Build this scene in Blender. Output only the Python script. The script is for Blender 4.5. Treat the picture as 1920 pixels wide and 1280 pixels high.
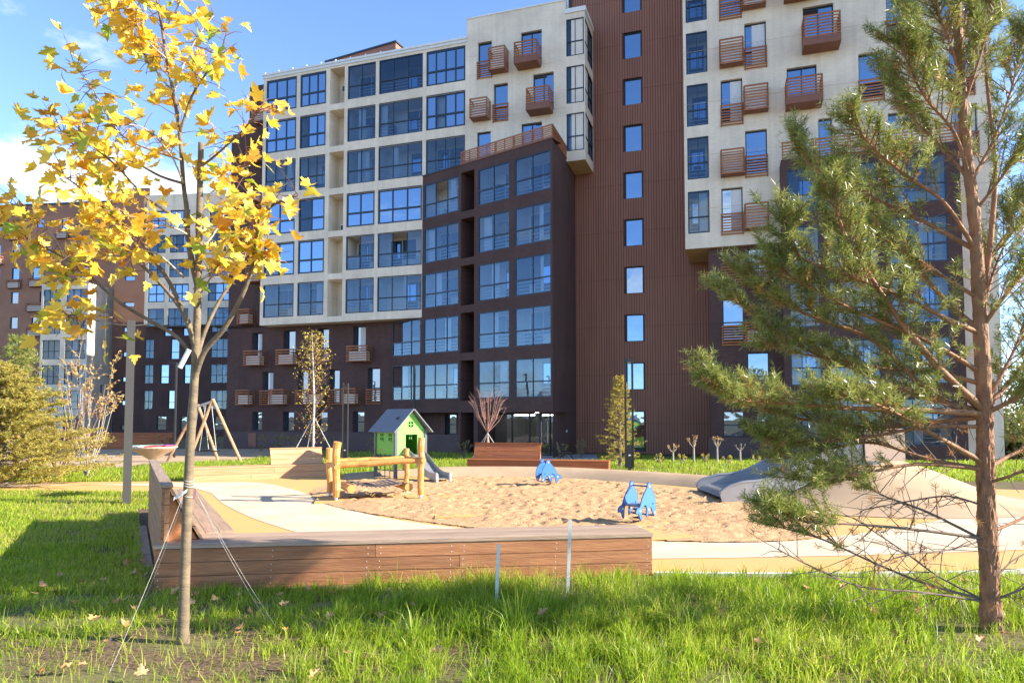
import bpy, bmesh, math, random
import numpy as np
from mathutils import Vector, Matrix
for o in list(bpy.data.objects): bpy.data.objects.remove(o, do_unlink=True)
scene = bpy.context.scene
COL = scene.collection
R = math.radians
# ------------------------------------------------------------------ camera
EYE = 2.0; PITCH = R(2.7); FPX = 1280.0
cam_d = bpy.data.cameras.new('camera'); cam = bpy.data.objects.new('camera', cam_d); COL.objects.link(cam)
cam.location = (0, 0, EYE); cam.rotation_euler = (R(90) + PITCH, 0, 0)
cam_d.sensor_width = 36; cam_d.lens = 24; cam_d.shift_y = 80 / 1920; cam_d.clip_start = .05; cam_d.clip_end = 4000
scene.camera = cam
# ------------------------------------------------------------------ sky, sun, exposure
SUN_AZ = math.atan2(.985, -.15); SUN_EL = R(26)
w = bpy.data.worlds.new('World'); scene.world = w; w.use_nodes = True
nt = w.node_tree; nt.nodes.clear()
CLOUD = (1.61, .56, .84)
def wn(t, **k):
    n = nt.nodes.new(t)
    for a, b in k.items(): setattr(n, a, b)
    return n
sky = wn('ShaderNodeTexSky', sky_type='NISHITA', sun_disc=False, sun_elevation=SUN_EL, sun_rotation=SUN_AZ, altitude=1800, air_density=.85, dust_density=0.0, ozone_density=3.0)
bg = wn('ShaderNodeBackground'); bg.inputs['Strength'].default_value = .15
bgc = wn('ShaderNodeBackground'); bgc.inputs['Color'].default_value = (.93, .96, 1, 1); bgc.inputs['Strength'].default_value = .62
tc = wn('ShaderNodeTexCoord'); sep = wn('ShaderNodeSeparateXYZ'); nt.links.new(tc.outputs['Generated'], sep.inputs[0])
mp = wn('ShaderNodeMapping'); mp.inputs['Scale'].default_value = (1, 1, 2.2); mp.inputs['Location'].default_value = CLOUD; nt.links.new(tc.outputs['Generated'], mp.inputs[0])
nz = wn('ShaderNodeTexNoise'); nz.inputs['Scale'].default_value = 2.6; nz.inputs['Detail'].default_value = 9; nz.inputs['Roughness'].default_value = .55; nt.links.new(mp.outputs[0], nz.inputs[0])
# cloud cover falls with height above the horizon
mr = wn('ShaderNodeMapRange'); mr.inputs['From Min'].default_value = .06; mr.inputs['From Max'].default_value = .42; mr.inputs['To Min'].default_value = .08; mr.inputs['To Max'].default_value = -.07
nt.links.new(sep.outputs['Z'], mr.inputs['Value'])
ad = wn('ShaderNodeMath', operation='ADD'); nt.links.new(nz.outputs[0], ad.inputs[0]); nt.links.new(mr.outputs[0], ad.inputs[1])
cr = wn('ShaderNodeMapRange', interpolation_type='SMOOTHSTEP'); cr.inputs['From Min'].default_value = .55; cr.inputs['From Max'].default_value = .66; nt.links.new(ad.outputs[0], cr.inputs['Value'])
mx = wn('ShaderNodeMixShader'); wo = wn('ShaderNodeOutputWorld')
nt.links.new(sky.outputs[0], bg.inputs['Color']); nt.links.new(cr.outputs[0], mx.inputs[0]); nt.links.new(bg.outputs[0], mx.inputs[1]); nt.links.new(bgc.outputs[0], mx.inputs[2]); nt.links.new(mx.outputs[0], wo.inputs[0])
sd = bpy.data.lights.new('sun', 'SUN'); sun = bpy.data.objects.new('sun', sd); COL.objects.link(sun)
sd.energy = 5.0; sd.angle = R(.5); sd.color = (1, .91, .77)
sv = Vector((math.sin(SUN_AZ) * math.cos(SUN_EL), math.cos(SUN_AZ) * math.cos(SUN_EL), math.sin(SUN_EL)))
sun.location = sv * 60; sun.rotation_euler = (-sv).to_track_quat('-Z', 'Y').to_euler()
vs = scene.view_settings; vs.view_transform = 'Standard'; vs.look = 'None'; vs.gamma = 1; vs.use_curve_mapping = False; vs.exposure = 1.63
# ------------------------------------------------------------------ helpers
def at(px, py, Y):
    'point of the world at distance Y ahead that the photograph shows at (px, py)'
    x = (px - 960) / FPX; y = -(py - 720) / FPX
    dy = math.cos(PITCH) - math.sin(PITCH) * y; dz = math.sin(PITCH) + math.cos(PITCH) * y
    return Vector((x / dy * Y, Y, EYE + dz / dy * Y))
class MB:
    def __init__(s): s.v = []; s.f = []; s.m = []
    def add(s, vs, fs, mi=0):
        b = len(s.v); s.v.extend([tuple(v) for v in vs])
        for f in fs: s.f.append(tuple(i + b for i in f)); s.m.append(mi)
        return s
    def quad(s, a, b, c, d, mi=0): return s.add([a, b, c, d], [(0, 1, 2, 3)], mi)
    def box(s, x0, x1, y0, y1, z0, z1, mi=0, M=None):
        vs = [Vector((x, y, z)) for z in (z0, z1) for y in (y0, y1) for x in (x0, x1)]
        if M is not None: vs = [M @ v for v in vs]
        return s.add(vs, [(0, 2, 3, 1), (4, 5, 7, 6), (0, 1, 5, 4), (2, 6, 7, 3), (0, 4, 6, 2), (1, 3, 7, 5)], mi)
    def beam(s, a, b, wd, h, mi=0, up=(0, 0, 1)):
        a, b = Vector(a), Vector(b); d = b - a; L = d.length; x = d / L; u = Vector(up)
        if abs(x.dot(u)) > .98: u = Vector((0, 1, 0))
        y = u.cross(x).normalized(); z = x.cross(y)
        M = Matrix((x, y, z)).transposed().to_4x4(); M.translation = a
        return s.box(0, L, -wd / 2, wd / 2, -h / 2, h / 2, mi, M)
    def tube(s, pts, rad, n=6, mi=0, cap=True):
        pts = [Vector(p) for p in pts]; b = len(s.v); k = len(pts)
        if not hasattr(rad, '__len__'): rad = [rad] * k
        prev = None
        for i, p in enumerate(pts):
            t = (pts[min(i + 1, k - 1)] - pts[max(i - 1, 0)]).normalized()
            if prev is None: prev = t.orthogonal().normalized()
            x = (prev - t * prev.dot(t)); x = x.normalized() if x.length > 1e-6 else t.orthogonal().normalized()
            prev = x; y = t.cross(x)
            for j in range(n):
                a = 2 * math.pi * j / n; s.v.append(tuple(p + (x * math.cos(a) + y * math.sin(a)) * rad[i]))
        for i in range(k - 1):
            for j in range(n):
                s.f.append((b + i * n + j, b + i * n + (j + 1) % n, b + (i + 1) * n + (j + 1) % n, b + (i + 1) * n + j)); s.m.append(mi)
        if cap:
            s.f.append(tuple(b + j for j in reversed(range(n)))); s.m.append(mi)
            s.f.append(tuple(b + (k - 1) * n + j for j in range(n))); s.m.append(mi)
        return s
    def prism(s, poly, y0, y1, mi=0, M=None):
        'outline in x,z pushed from y0 to y1'
        n = len(poly); vs = [Vector((x, y0, z)) for x, z in poly] + [Vector((x, y1, z)) for x, z in poly]
        if M is not None: vs = [M @ v for v in vs]
        return s.add(vs, [tuple(range(n)), tuple(reversed(range(n, 2 * n)))] + [(i, i + n, (i + 1) % n + n, (i + 1) % n) for i in range(n)], mi)
    def slab(s, poly, z0, z1, mi=0):
        n = len(poly); vs = [(x, y, z1) for x, y in poly] + [(x, y, z0) for x, y in poly]
        return s.add(vs, [tuple(range(n))] + [(i, i + n, (i + 1) % n + n, (i + 1) % n) for i in range(n)], mi)
    def wall(s, u0, u1, z0, z1, holes=(), t=.25, w=0, mi=0, ri=None):
        us = sorted({u0, u1, *[min(max(h[i], u0), u1) for h in holes for i in (0, 1)]}); zs = sorted({z0, z1, *[min(max(h[i], z0), z1) for h in holes for i in (2, 3)]})
        for a, b in zip(us, us[1:]):
            for c, d in zip(zs, zs[1:]):
                if b - a < 1e-5 or d - c < 1e-5: continue
                mu, mz = (a + b) / 2, (c + d) / 2
                if any(h[0] < mu < h[1] and h[2] < mz < h[3] for h in holes): continue
                s.quad((a, w, c), (b, w, c), (b, w, d), (a, w, d), mi)
        ri = mi if ri is None else ri
        for a, b, c, d in [h[:4] for h in holes]:
            s.quad((a, w, c), (a, w, d), (a, w + t, d), (a, w + t, c), ri); s.quad((b, w, c), (b, w + t, c), (b, w + t, d), (b, w, d), ri)
            s.quad((a, w, d), (b, w, d), (b, w + t, d), (a, w + t, d), ri); s.quad((a, w, c), (a, w + t, c), (b, w + t, c), (b, w, c), ri)
        return s
    def mesh(s, name, mats, smooth=False):
        me = bpy.data.meshes.new(name); me.from_pydata(s.v, [], s.f)
        for m in (mats if isinstance(mats, (list, tuple)) else [mats]): me.materials.append(m)
        if any(s.m): me.polygons.foreach_set('material_index', s.m)
        if smooth: me.polygons.foreach_set('use_smooth', [True] * len(me.polygons))
        me.update(); return me
    def build(s, name, mats, parent=None, M=None, smooth=False): return obj(name, s.mesh(name, mats, smooth), parent, M)
def obj(name, me, parent=None, M=None):
    o = bpy.data.objects.new(name, me); COL.objects.link(o)
    if parent is not None:
        o.parent = parent
        if parent.get('_world'): o.matrix_parent_inverse = Matrix.Translation(-parent.location)
    if M is not None: o.matrix_basis = M
    return o
def tag(o, label, cat, group=None):
    o['label'] = label; o['category'] = cat
    if group: o['group'] = group
    return o
def kind(o, k='structure'): o['kind'] = k; return o
def root(name, loc, label, cat, group=None, rz=0):
    o = bpy.data.objects.new(name, None); COL.objects.link(o); o.location = loc; o.rotation_euler = (0, 0, rz); o.empty_display_size = .2
    return tag(o, label, cat, group)
def copy_tree(o, parent=None):
    c = o.copy(); COL.objects.link(c)
    if parent is not None: c.parent = parent
    for ch in list(o.children): copy_tree(ch, c)
    return c
def cards(name, V, Fq, mats, tint=None, parent=None, nper=None, mi=None, smooth=False):
    'big mesh from numpy arrays; V (n,3), Fq list of (m,k) index arrays'
    me = bpy.data.meshes.new(name); nv = len(V); me.vertices.add(nv); me.vertices.foreach_set('co', np.asarray(V, np.float32).ravel())
    loops = np.concatenate([f.ravel() for f in Fq]).astype(np.int32); cnt = np.concatenate([np.full(len(f), f.shape[1]) for f in Fq]).astype(np.int32)
    me.loops.add(len(loops)); me.loops.foreach_set('vertex_index', loops); me.polygons.add(len(cnt))
    me.polygons.foreach_set('loop_start', np.concatenate([[0], np.cumsum(cnt)[:-1]]).astype(np.int32)); me.polygons.foreach_set('loop_total', cnt)
    for m in (mats if isinstance(mats, (list, tuple)) else [mats]): me.materials.append(m)
    if mi is not None: me.polygons.foreach_set('material_index', mi)
    if tint is not None:
        a = me.attributes.new('tint', 'FLOAT', 'POINT'); a.data.foreach_set('value', np.asarray(tint, np.float32))
    if smooth: me.polygons.foreach_set('use_smooth', [True] * len(cnt))
    me.update(calc_edges=True); return obj(name, me, parent)
# ------------------------------------------------------------------ materials
MAT = {}
def mat(name, col, rough=.7, noise=None, nscale=8, amt=.25, bump=0, bscale=60, metal=0, spec=.4, stretch=(1, 1, 1), coord='Object', coat=0, vary=0):
    m = bpy.data.materials.new(name); m.use_nodes = True; t = m.node_tree; b = t.nodes['Principled BSDF']; N = t.nodes.new; Lk = t.links.new
    b.inputs['Roughness'].default_value = rough; b.inputs['Metallic'].default_value = metal; b.inputs['Specular IOR Level'].default_value = spec
    if coat: b.inputs['Coat Weight'].default_value = coat
    c4 = (*col, 1)
    tcn = N('ShaderNodeTexCoord'); mpn = N('ShaderNodeMapping'); mpn.inputs['Scale'].default_value = stretch; Lk(tcn.outputs[coord], mpn.inputs[0])
    n1 = N('ShaderNodeTexNoise'); n1.inputs['Scale'].default_value = nscale; n1.inputs['Detail'].default_value = 6; n1.inputs['Roughness'].default_value = .6; Lk(mpn.outputs[0], n1.inputs[0])
    mr = N('ShaderNodeMapRange'); mr.inputs['From Min'].default_value = .3; mr.inputs['From Max'].default_value = .7; Lk(n1.outputs[0], mr.inputs['Value'])
    mixn = N('ShaderNodeMix'); mixn.data_type = 'RGBA'; Lk(mr.outputs[0], mixn.inputs['Factor'])
    c2 = noise if noise else tuple(x * (1 - amt) for x in col)
    mixn.inputs[6].default_value = c4; mixn.inputs[7].default_value = (*c2, 1)
    outc = mixn.outputs[2]
    if vary:                                                             # each piece its own shade and its own stretch of grain
        oi = N('ShaderNodeObjectInfo'); va = N('ShaderNodeMapRange'); va.inputs['To Min'].default_value = 1 - vary; va.inputs['To Max'].default_value = 1 + vary; Lk(oi.outputs['Random'], va.inputs['Value'])
        hs = N('ShaderNodeHueSaturation'); Lk(va.outputs[0], hs.inputs['Value']); Lk(outc, hs.inputs['Color']); outc = hs.outputs[0]
        vm = N('ShaderNodeVectorMath'); vm.operation = 'SCALE'; vm.inputs[0].default_value = (17, 9, 5); Lk(oi.outputs['Random'], vm.inputs['Scale']); Lk(vm.outputs[0], mpn.inputs['Location'])
    Lk(outc, b.inputs['Base Color'])
    if bump:
        n2 = N('ShaderNodeTexNoise'); n2.inputs['Scale'].default_value = bscale; n2.inputs['Detail'].default_value = 4; Lk(mpn.outputs[0], n2.inputs[0])
        bp = N('ShaderNodeBump'); bp.inputs['Strength'].default_value = bump; bp.inputs['Distance'].default_value = .02; Lk(n2.outputs[0], bp.inputs['Height']); Lk(bp.outputs[0], b.inputs['Normal'])
    MAT[name] = m; return m
def brick_mat(name, c1, c2, mortar, sc=1.0):
    m = mat(name, c1, .85, spec=.2); t = m.node_tree; b = t.nodes['Principled BSDF']; N = t.nodes.new; Lk = t.links.new
    tcn = N('ShaderNodeTexCoord'); mp_ = N('ShaderNodeMapping'); mp_.inputs['Rotation'].default_value = (R(-90), 0, 0); Lk(tcn.outputs['Object'], mp_.inputs[0])
    br = N('ShaderNodeTexBrick'); br.inputs['Color1'].default_value = (*c1, 1); br.inputs['Color2'].default_value = (*c2, 1); br.inputs['Mortar'].default_value = (*mortar, 1)
    br.inputs['Scale'].default_value = sc; br.inputs['Brick Width'].default_value = .25; br.inputs['Row Height'].default_value = .078; br.inputs['Mortar Size'].default_value = .007; br.inputs['Bias'].default_value = -.2
    Lk(mp_.outputs[0], br.inputs[0])
    ng = N('ShaderNodeTexNoise'); ng.inputs['Scale'].default_value = .5; ng.inputs['Detail'].default_value = 5; Lk(tcn.outputs['Object'], ng.inputs[0])
    mr = N('ShaderNodeMapRange'); mr.inputs['From Min'].default_value = .3; mr.inputs['From Max'].default_value = .7; mr.inputs['To Min'].default_value = .84; mr.inputs['To Max'].default_value = 1.1; Lk(ng.outputs[0], mr.inputs['Value'])
    ms = N('ShaderNodeMapping'); ms.inputs['Scale'].default_value = (2.6, 2.6, .16); Lk(tcn.outputs['Object'], ms.inputs[0]); ns = N('ShaderNodeTexNoise'); ns.inputs['Scale'].default_value = 1.3; ns.inputs['Detail'].default_value = 6; Lk(ms.outputs[0], ns.inputs[0])
    m3 = N('ShaderNodeMapRange'); m3.inputs['From Min'].default_value = .35; m3.inputs['From Max'].default_value = .62; m3.inputs['To Min'].default_value = .935; m3.inputs['To Max'].default_value = 1.03; Lk(ns.outputs[0], m3.inputs['Value']); mm = N('ShaderNodeMath'); mm.operation = 'MULTIPLY'; Lk(mr.outputs[0], mm.inputs[0]); Lk(m3.outputs[0], mm.inputs[1])
    mu = N('ShaderNodeMix'); mu.data_type = 'RGBA'; mu.blend_type = 'MULTIPLY'; mu.inputs['Factor'].default_value = 1; Lk(br.outputs[0], mu.inputs[6]); Lk(mm.outputs[0], mu.inputs[7])
    Lk(mu.outputs[2], b.inputs['Base Color']); return m
def leafmat(name, stops, trans=.45, rough=.5):
    m = bpy.data.materials.new(name); m.use_nodes = True; t = m.node_tree; t.nodes.clear(); N = t.nodes.new; Lk = t.links.new
    at_ = N('ShaderNodeAttribute'); at_.attribute_name = 'tint'; oi = N('ShaderNodeObjectInfo'); a = N('ShaderNodeMath'); a.operation = 'ADD'; Lk(at_.outputs['Fac'], a.inputs[0]); Lk(oi.outputs['Random'], a.inputs[1])
    fr = N('ShaderNodeMath'); fr.operation = 'FRACT'; Lk(a.outputs[0], fr.inputs[0])
    rp = N('ShaderNodeValToRGB'); Lk(fr.outputs[0], rp.inputs[0]); e = rp.color_ramp.elements
    for i, (p, c) in enumerate(stops):
        q = e[i] if i < 2 else e.new(p); q.position = p; q.color = (*c, 1)
    d = N('ShaderNodeBsdfPrincipled'); d.inputs['Roughness'].default_value = rough; d.inputs['Specular IOR Level'].default_value = .35; Lk(rp.outputs[0], d.inputs['Base Color'])
    tr = N('ShaderNodeBsdfTranslucent'); Lk(rp.outputs[0], tr.inputs[0]); mxs = N('ShaderNodeMixShader'); mxs.inputs[0].default_value = trans
    o = N('ShaderNodeOutputMaterial'); Lk(d.outputs[0], mxs.inputs[1]); Lk(tr.outputs[0], mxs.inputs[2]); Lk(mxs.outputs[0], o.inputs[0]); MAT[name] = m; return m
def glassmat(name, tint, base, ftrans):
    'coated window glass: mirror layer over clear tinted glass, or over a dark room where nothing shows'
    m = bpy.data.materials.new(name); m.use_nodes = True; t = m.node_tree; t.nodes.clear(); N = t.nodes.new; Lk = t.links.new
    g = N('ShaderNodeBsdfGlossy'); g.inputs['Roughness'].default_value = .015; g.inputs['Color'].default_value = (*tint, 1)
    nb = N('ShaderNodeTexNoise'); nb.inputs['Scale'].default_value = .8; tcn = N('ShaderNodeTexCoord'); oi = N('ShaderNodeObjectInfo'); vo = N('ShaderNodeVectorMath'); vo.operation = 'MULTIPLY_ADD'; vo.inputs[1].default_value = (1, 1, 1); cb = N('ShaderNodeCombineXYZ'); sc = N('ShaderNodeMath'); sc.operation = 'MULTIPLY'; sc.inputs[1].default_value = 40; Lk(oi.outputs['Random'], sc.inputs[0]); Lk(sc.outputs[0], cb.inputs[0]); Lk(sc.outputs[0], cb.inputs[2]); Lk(tcn.outputs['Object'], vo.inputs[0]); Lk(cb.outputs[0], vo.inputs[2]); Lk(vo.outputs[0], nb.inputs[0]); bp = N('ShaderNodeBump'); bp.inputs['Strength'].default_value = .16; bp.inputs['Distance'].default_value = .06; Lk(nb.outputs[0], bp.inputs['Height']); Lk(bp.outputs[0], g.inputs['Normal'])
    if ftrans: x = N('ShaderNodeBsdfTransparent'); x.inputs['Color'].default_value = (*base, 1)
    else: x = N('ShaderNodeBsdfDiffuse'); x.inputs['Color'].default_value = (*base, 1)
    lw = N('ShaderNodeLayerWeight'); lw.inputs['Blend'].default_value = .35; mr = N('ShaderNodeMapRange'); mr.inputs['To Min'].default_value = .08 if ftrans else .42; mr.inputs['To Max'].default_value = .62 if ftrans else .9; Lk(lw.outputs['Fresnel'], mr.inputs['Value'])
    mxs = N('ShaderNodeMixShader'); Lk(mr.outputs[0], mxs.inputs[0]); Lk(x.outputs[0], mxs.inputs[1]); Lk(g.outputs[0], mxs.inputs[2]); o = N('ShaderNodeOutputMaterial'); Lk(mxs.outputs[0], o.inputs[0]); MAT[name] = m; return m
def emat(name, col, s):
    m = bpy.data.materials.new(name); m.use_nodes = True; b = m.node_tree.nodes['Principled BSDF']; b.inputs['Base Color'].default_value = (*col, 1); b.inputs['Emission Color'].default_value = (*col, 1); b.inputs['Emission Strength'].default_value = s; MAT[name] = m; return m
brick_mat('cream', (.80, .69, .54), (.74, .635, .495), (.66, .565, .44))
brick_mat('darkbrick', (.095, .052, .046), (.072, .040, .036), (.11, .07, .062))
mat('plinth', (.11, .072, .068), .8, nscale=1.2, amt=.25)
mat('cladding', (.325, .138, .086), .55, nscale=.7, amt=.22, spec=.35, stretch=(3, 1, .3))
mat('cladjoint', (.09, .036, .026), .8)
mat('farbrown', (.36, .175, .105), .7, nscale=.6, amt=.25)
mat('cedar', (.45, .17, .055), .6, noise=(.28, .092, .03), nscale=3, stretch=(1, 6, 6), vary=.15)
mat('cedarbase', (.24, .10, .06), .6, nscale=2, amt=.2)
mat('frame', (.022, .04, .068), .45, amt=.1)
mat('room', (.72, .65, .55), .9, nscale=1.5, amt=.12)
mat('roomdark', (.16, .13, .12), .9, amt=.2)
mat('metal_white', (.72, .73, .72), .5, nscale=2, amt=.1)
mat('steel_rail', (.42, .45, .48), .35, metal=.6, amt=.1)
mat('curtain', (.72, .72, .72), .9, nscale=20, stretch=(6, 6, .2), amt=.3)
glassmat('glass', (.56, .74, .95), (.56, .67, .77), True)
glassmat('glassdark', (.52, .72, .98), (.02, .03, .045), False)
mat('soffit', (.55, .40, .24), .85, amt=.15, nscale=1)
emat('lamp_on', (1, .95, .85), 6)
mat('plank', (.43, .195, .088), .65, noise=(.25, .10, .045), nscale=2.2, stretch=(.7, 9, 9), bump=.4, bscale=9, vary=.16)
mat('plank_grey', (.40, .29, .21), .75, noise=(.25, .17, .12), nscale=2.2, stretch=(.7, 9, 9), bump=.35, bscale=9, vary=.12)
mat('plank_red', (.40, .14, .047), .6, noise=(.24, .07, .023), nscale=2.2, stretch=(.7, 9, 9), bump=.3, bscale=9, vary=.16)
mat('plank_pale', (.56, .32, .17), .7, noise=(.42, .21, .10), nscale=2.2, stretch=(.7, 9, 9), bump=.3, bscale=9, vary=.12)
mat('ply', (.50, .20, .07), .6, noise=(.42, .16, .055), nscale=2, stretch=(.5, 5, 5))
mat('log', (.60, .30, .09), .5, noise=(.46, .21, .055), nscale=2.5, stretch=(8, 8, .8), bump=.2, bscale=6, vary=.1)
mat('log_end', (.62, .36, .14), .7, amt=.2)
mat('galv', (.62, .63, .64), .35, metal=.7, amt=.1)
mat('lampgrey', (.06, .057, .053), .5, metal=.1, amt=.12, nscale=2)
mat('black', (.018, .018, .02), .45, amt=.2)
mat('rope', (.05, .05, .055), .9)
mat('rope_pale', (.52, .49, .43), .9)
mat('green_light', (.20, .58, .10), .45, amt=.1, nscale=2)
mat('green_mid', (.13, .42, .03), .45, amt=.12, nscale=2)
mat('green_dark', (.03, .30, .07), .45, amt=.1, nscale=2)
mat('roofgrey', (.15, .16, .19), .55, amt=.12, nscale=2)
mat('postgrey', (.10, .11, .13), .45, amt=.1)
mat('blue', (.055, .19, .58), .4, noise=(.045, .165, .52), nscale=3, coat=.2)
mat('blue_edge', (.015, .05, .20), .5)
mat('stainless', (.42, .41, .41), .45, metal=.7, nscale=1.5, amt=.25, stretch=(1, 6, 1))
mat('bolt', (.8, .82, .84), .4)
mat('red', (.65, .05, .06), .4); mat('green_play', (.03, .38, .14), .4); mat('blue_play', (.04, .12, .55), .4); mat('dish', (.58, .42, .31), .5, amt=.12, nscale=2)
mat('paving', (.33, .33, .34), .9, nscale=1, amt=.2)
mat('sand', (.57, .36, .195), .95, noise=(.36, .21, .105), nscale=7, bump=.9, bscale=30, spec=.1)
mat('rubber_cream', (.62, .50, .375), .9, noise=(.52, .39, .26), nscale=.9, bump=.15, bscale=150, spec=.15)
mat('rubber_ochre', (.58, .345, .12), .9, noise=(.50, .315, .14), nscale=1.1, bump=.15, bscale=150, spec=.15)
mat('rubber_tan', (.47, .34, .22), .9, noise=(.36, .25, .155), nscale=.9, bump=.15, bscale=120, spec=.15)
mat('kerb', (.62, .60, .56), .9, amt=.15)
mat('bark_maple', (.22, .165, .10), .8, noise=(.10, .075, .05), nscale=4, stretch=(1, 1, 3), bump=.4, bscale=26)
mat('twig', (.25, .12, .085), .7, amt=.2)
mat('twig_pale', (.42, .36, .29), .8, amt=.25)
mat('bark_pine', (.42, .20, .105), .9, noise=(.12, .07, .045), nscale=14, stretch=(1, 1, .4), bump=.8, bscale=50)
mat('bark_pine_up', (.40, .20, .10), .8, noise=(.22, .12, .065), nscale=12, stretch=(1, 1, .6), bump=.5, bscale=40)
mat('deadtwig', (.21, .155, .115), .85, noise=(.13, .095, .07), nscale=10)
mat('bark_birch', (.72, .69, .66), .7, noise=(.35, .32, .30), nscale=6, stretch=(1, 1, 6))
mat('bark_red', (.42, .22, .17), .7, amt=.3, nscale=6)
mat('stake', (.66, .68, .64), .5, amt=.12)
mat('ribbon', (.74, .73, .70), .7)
mat('ribbon_red', (.62, .26, .24), .7)
leafmat('maple_leaf', [(0, (.86, .62, .07)), (.3, (.84, .52, .04)), (.62, (.90, .70, .13)), (.8, (.74, .32, .025)), (.9, (.56, .56, .07)), (1, (.26, .38, .04))], .4, .42)
leafmat('needle', [(0, (.12, .165, .028)), (.45, (.22, .26, .048)), (.85, (.42, .41, .12)), (1, (.15, .20, .04))], .35, .28)
leafmat('needle_dead', [(0, (.42, .20, .07)), (1, (.50, .27, .10))], .3)
leafmat('spruce', [(0, (.34, .31, .07)), (.5, (.48, .41, .10)), (1, (.55, .40, .10))], .45)
leafmat('larch', [(0, (.52, .28, .08)), (.6, (.60, .36, .12)), (1, (.30, .27, .08))], .35)
leafmat('birch_leaf', [(0, (.46, .36, .06)), (.6, (.56, .42, .09)), (1, (.30, .29, .05))], .4)
leafmat('shrub', [(0, (.22, .20, .07)), (.6, (.36, .26, .09)), (1, (.14, .17, .05))], .35)
leafmat('treeleaf', [(0, (.06, .10, .03)), (.6, (.12, .14, .04)), (1, (.18, .16, .05))], .3)
leafmat('grass', [(0, (.16, .27, .012)), (.4, (.30, .43, .024)), (.75, (.45, .52, .05)), (.9, (.56, .51, .13)), (1, (.56, .43, .20))], .55, .4)
leafmat('dryleaf', [(0, (.52, .30, .12)), (.5, (.62, .40, .18)), (1, (.36, .17, .07))], .2)
def ground_mat():
    m = mat('lawn', (.10, .125, .035), .95, noise=(.20, .145, .085), nscale=.9, bump=.7, bscale=14, spec=.1); t = m.node_tree; b = t.nodes['Principled BSDF']; N = t.nodes.new; Lk = t.links.new
    src = b.inputs['Base Color'].links[0].from_socket; tcn = N('ShaderNodeTexCoord')
    n = N('ShaderNodeTexNoise'); n.inputs['Scale'].default_value = 1.1; n.inputs['Detail'].default_value = 7; Lk(tcn.outputs['Object'], n.inputs[0])
    mr = N('ShaderNodeMapRange'); mr.inputs['From Min'].default_value = .44; mr.inputs['From Max'].default_value = .54; Lk(n.outputs[0], mr.inputs['Value'])
    n3 = N('ShaderNodeTexNoise'); n3.inputs['Scale'].default_value = 30; Lk(tcn.outputs['Object'], n3.inputs[0]); rp = N('ShaderNodeValToRGB'); Lk(n3.outputs[0], rp.inputs[0])
    rp.color_ramp.elements[0].color = (.06, .038, .024, 1); rp.color_ramp.elements[1].color = (.22, .15, .095, 1); rp.color_ramp.elements[0].position = .3; rp.color_ramp.elements[1].position = .7
    mi = N('ShaderNodeMix'); mi.data_type = 'RGBA'; Lk(mr.outputs[0], mi.inputs['Factor']); Lk(src, mi.inputs[6]); Lk(rp.outputs[0], mi.inputs[7]); Lk(mi.outputs[2], b.inputs['Base Color']); return m
ground_mat()
# ------------------------------------------------------------------ terrain
def sstep(a, b, x): t = min(1, max(0, (x - a) / (b - a))); return t * t * (3 - 2 * t)
def gz(x, y): return -.4 * sstep(27, 38, y)
xs = [-1600, -500, -200, -100, -60, -40] + [i * 1.0 for i in range(-30, 31)] + [40, 60, 100, 200, 500, 1600]
ys = [-1600, -400, -100, -30, -10] + [i * 1.0 for i in range(0, 46)] + [50, 60, 80, 120, 300, 800, 2500]
g = MB(); g.v = [(x, y, gz(x, y)) for y in ys for x in xs]; nx = len(xs)
g.f = [(j * nx + i, j * nx + i + 1, (j + 1) * nx + i + 1, (j + 1) * nx + i) for j in range(len(ys) - 1) for i in range(nx - 1)]; g.m = [0] * len(g.f)
kind(g.build('lawn_ground', MAT['lawn'], smooth=True))
# ------------------------------------------------------------------ main building
A2 = Vector((.950, -.312)).normalized(); N2 = Vector((A2.y, -A2.x))          # facade direction, outward normal
L0 = Vector((-6.13, 46.2)); B0 = Vector((2.38, 39.7)); DB = (B0 - L0).normalized()
def frame_m(P, D): return Matrix(((D.x, -D.y, 0, P.x), (D.y, D.x, 0, P.y), (0, 0, 1, 0), (0, 0, 0, 1)))
FL = frame_m(L0, A2); FLL = frame_m(L0 - N2 * 1.05, A2); FT = frame_m(L0 - N2 * 2.6, A2); FR = frame_m(L0 + N2 * 1.3, A2); FRL = frame_m(L0 + N2 * 1.0, A2); FR2 = frame_m(L0 + N2 * 2.5, A2); FB = frame_m(L0, DB)
P2 = Vector((-A2.y, A2.x)); FS = frame_m(B0, P2)                              # side wall of the angled wing
GB = -.4
bld = root('apartment_building', (2, 41, GB), 'large apartment block with cream, dark brown and ribbed brown facades behind the playground', 'building'); bld['_world'] = 1
rnd = random.Random(7)
def T(F, u=0, w=0, z=0): return F @ Matrix.Translation((u, w, z))
MESHES = {}
def shared(key, fn):
    if key not in MESHES: MESHES[key] = fn()
    return MESHES[key]
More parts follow.
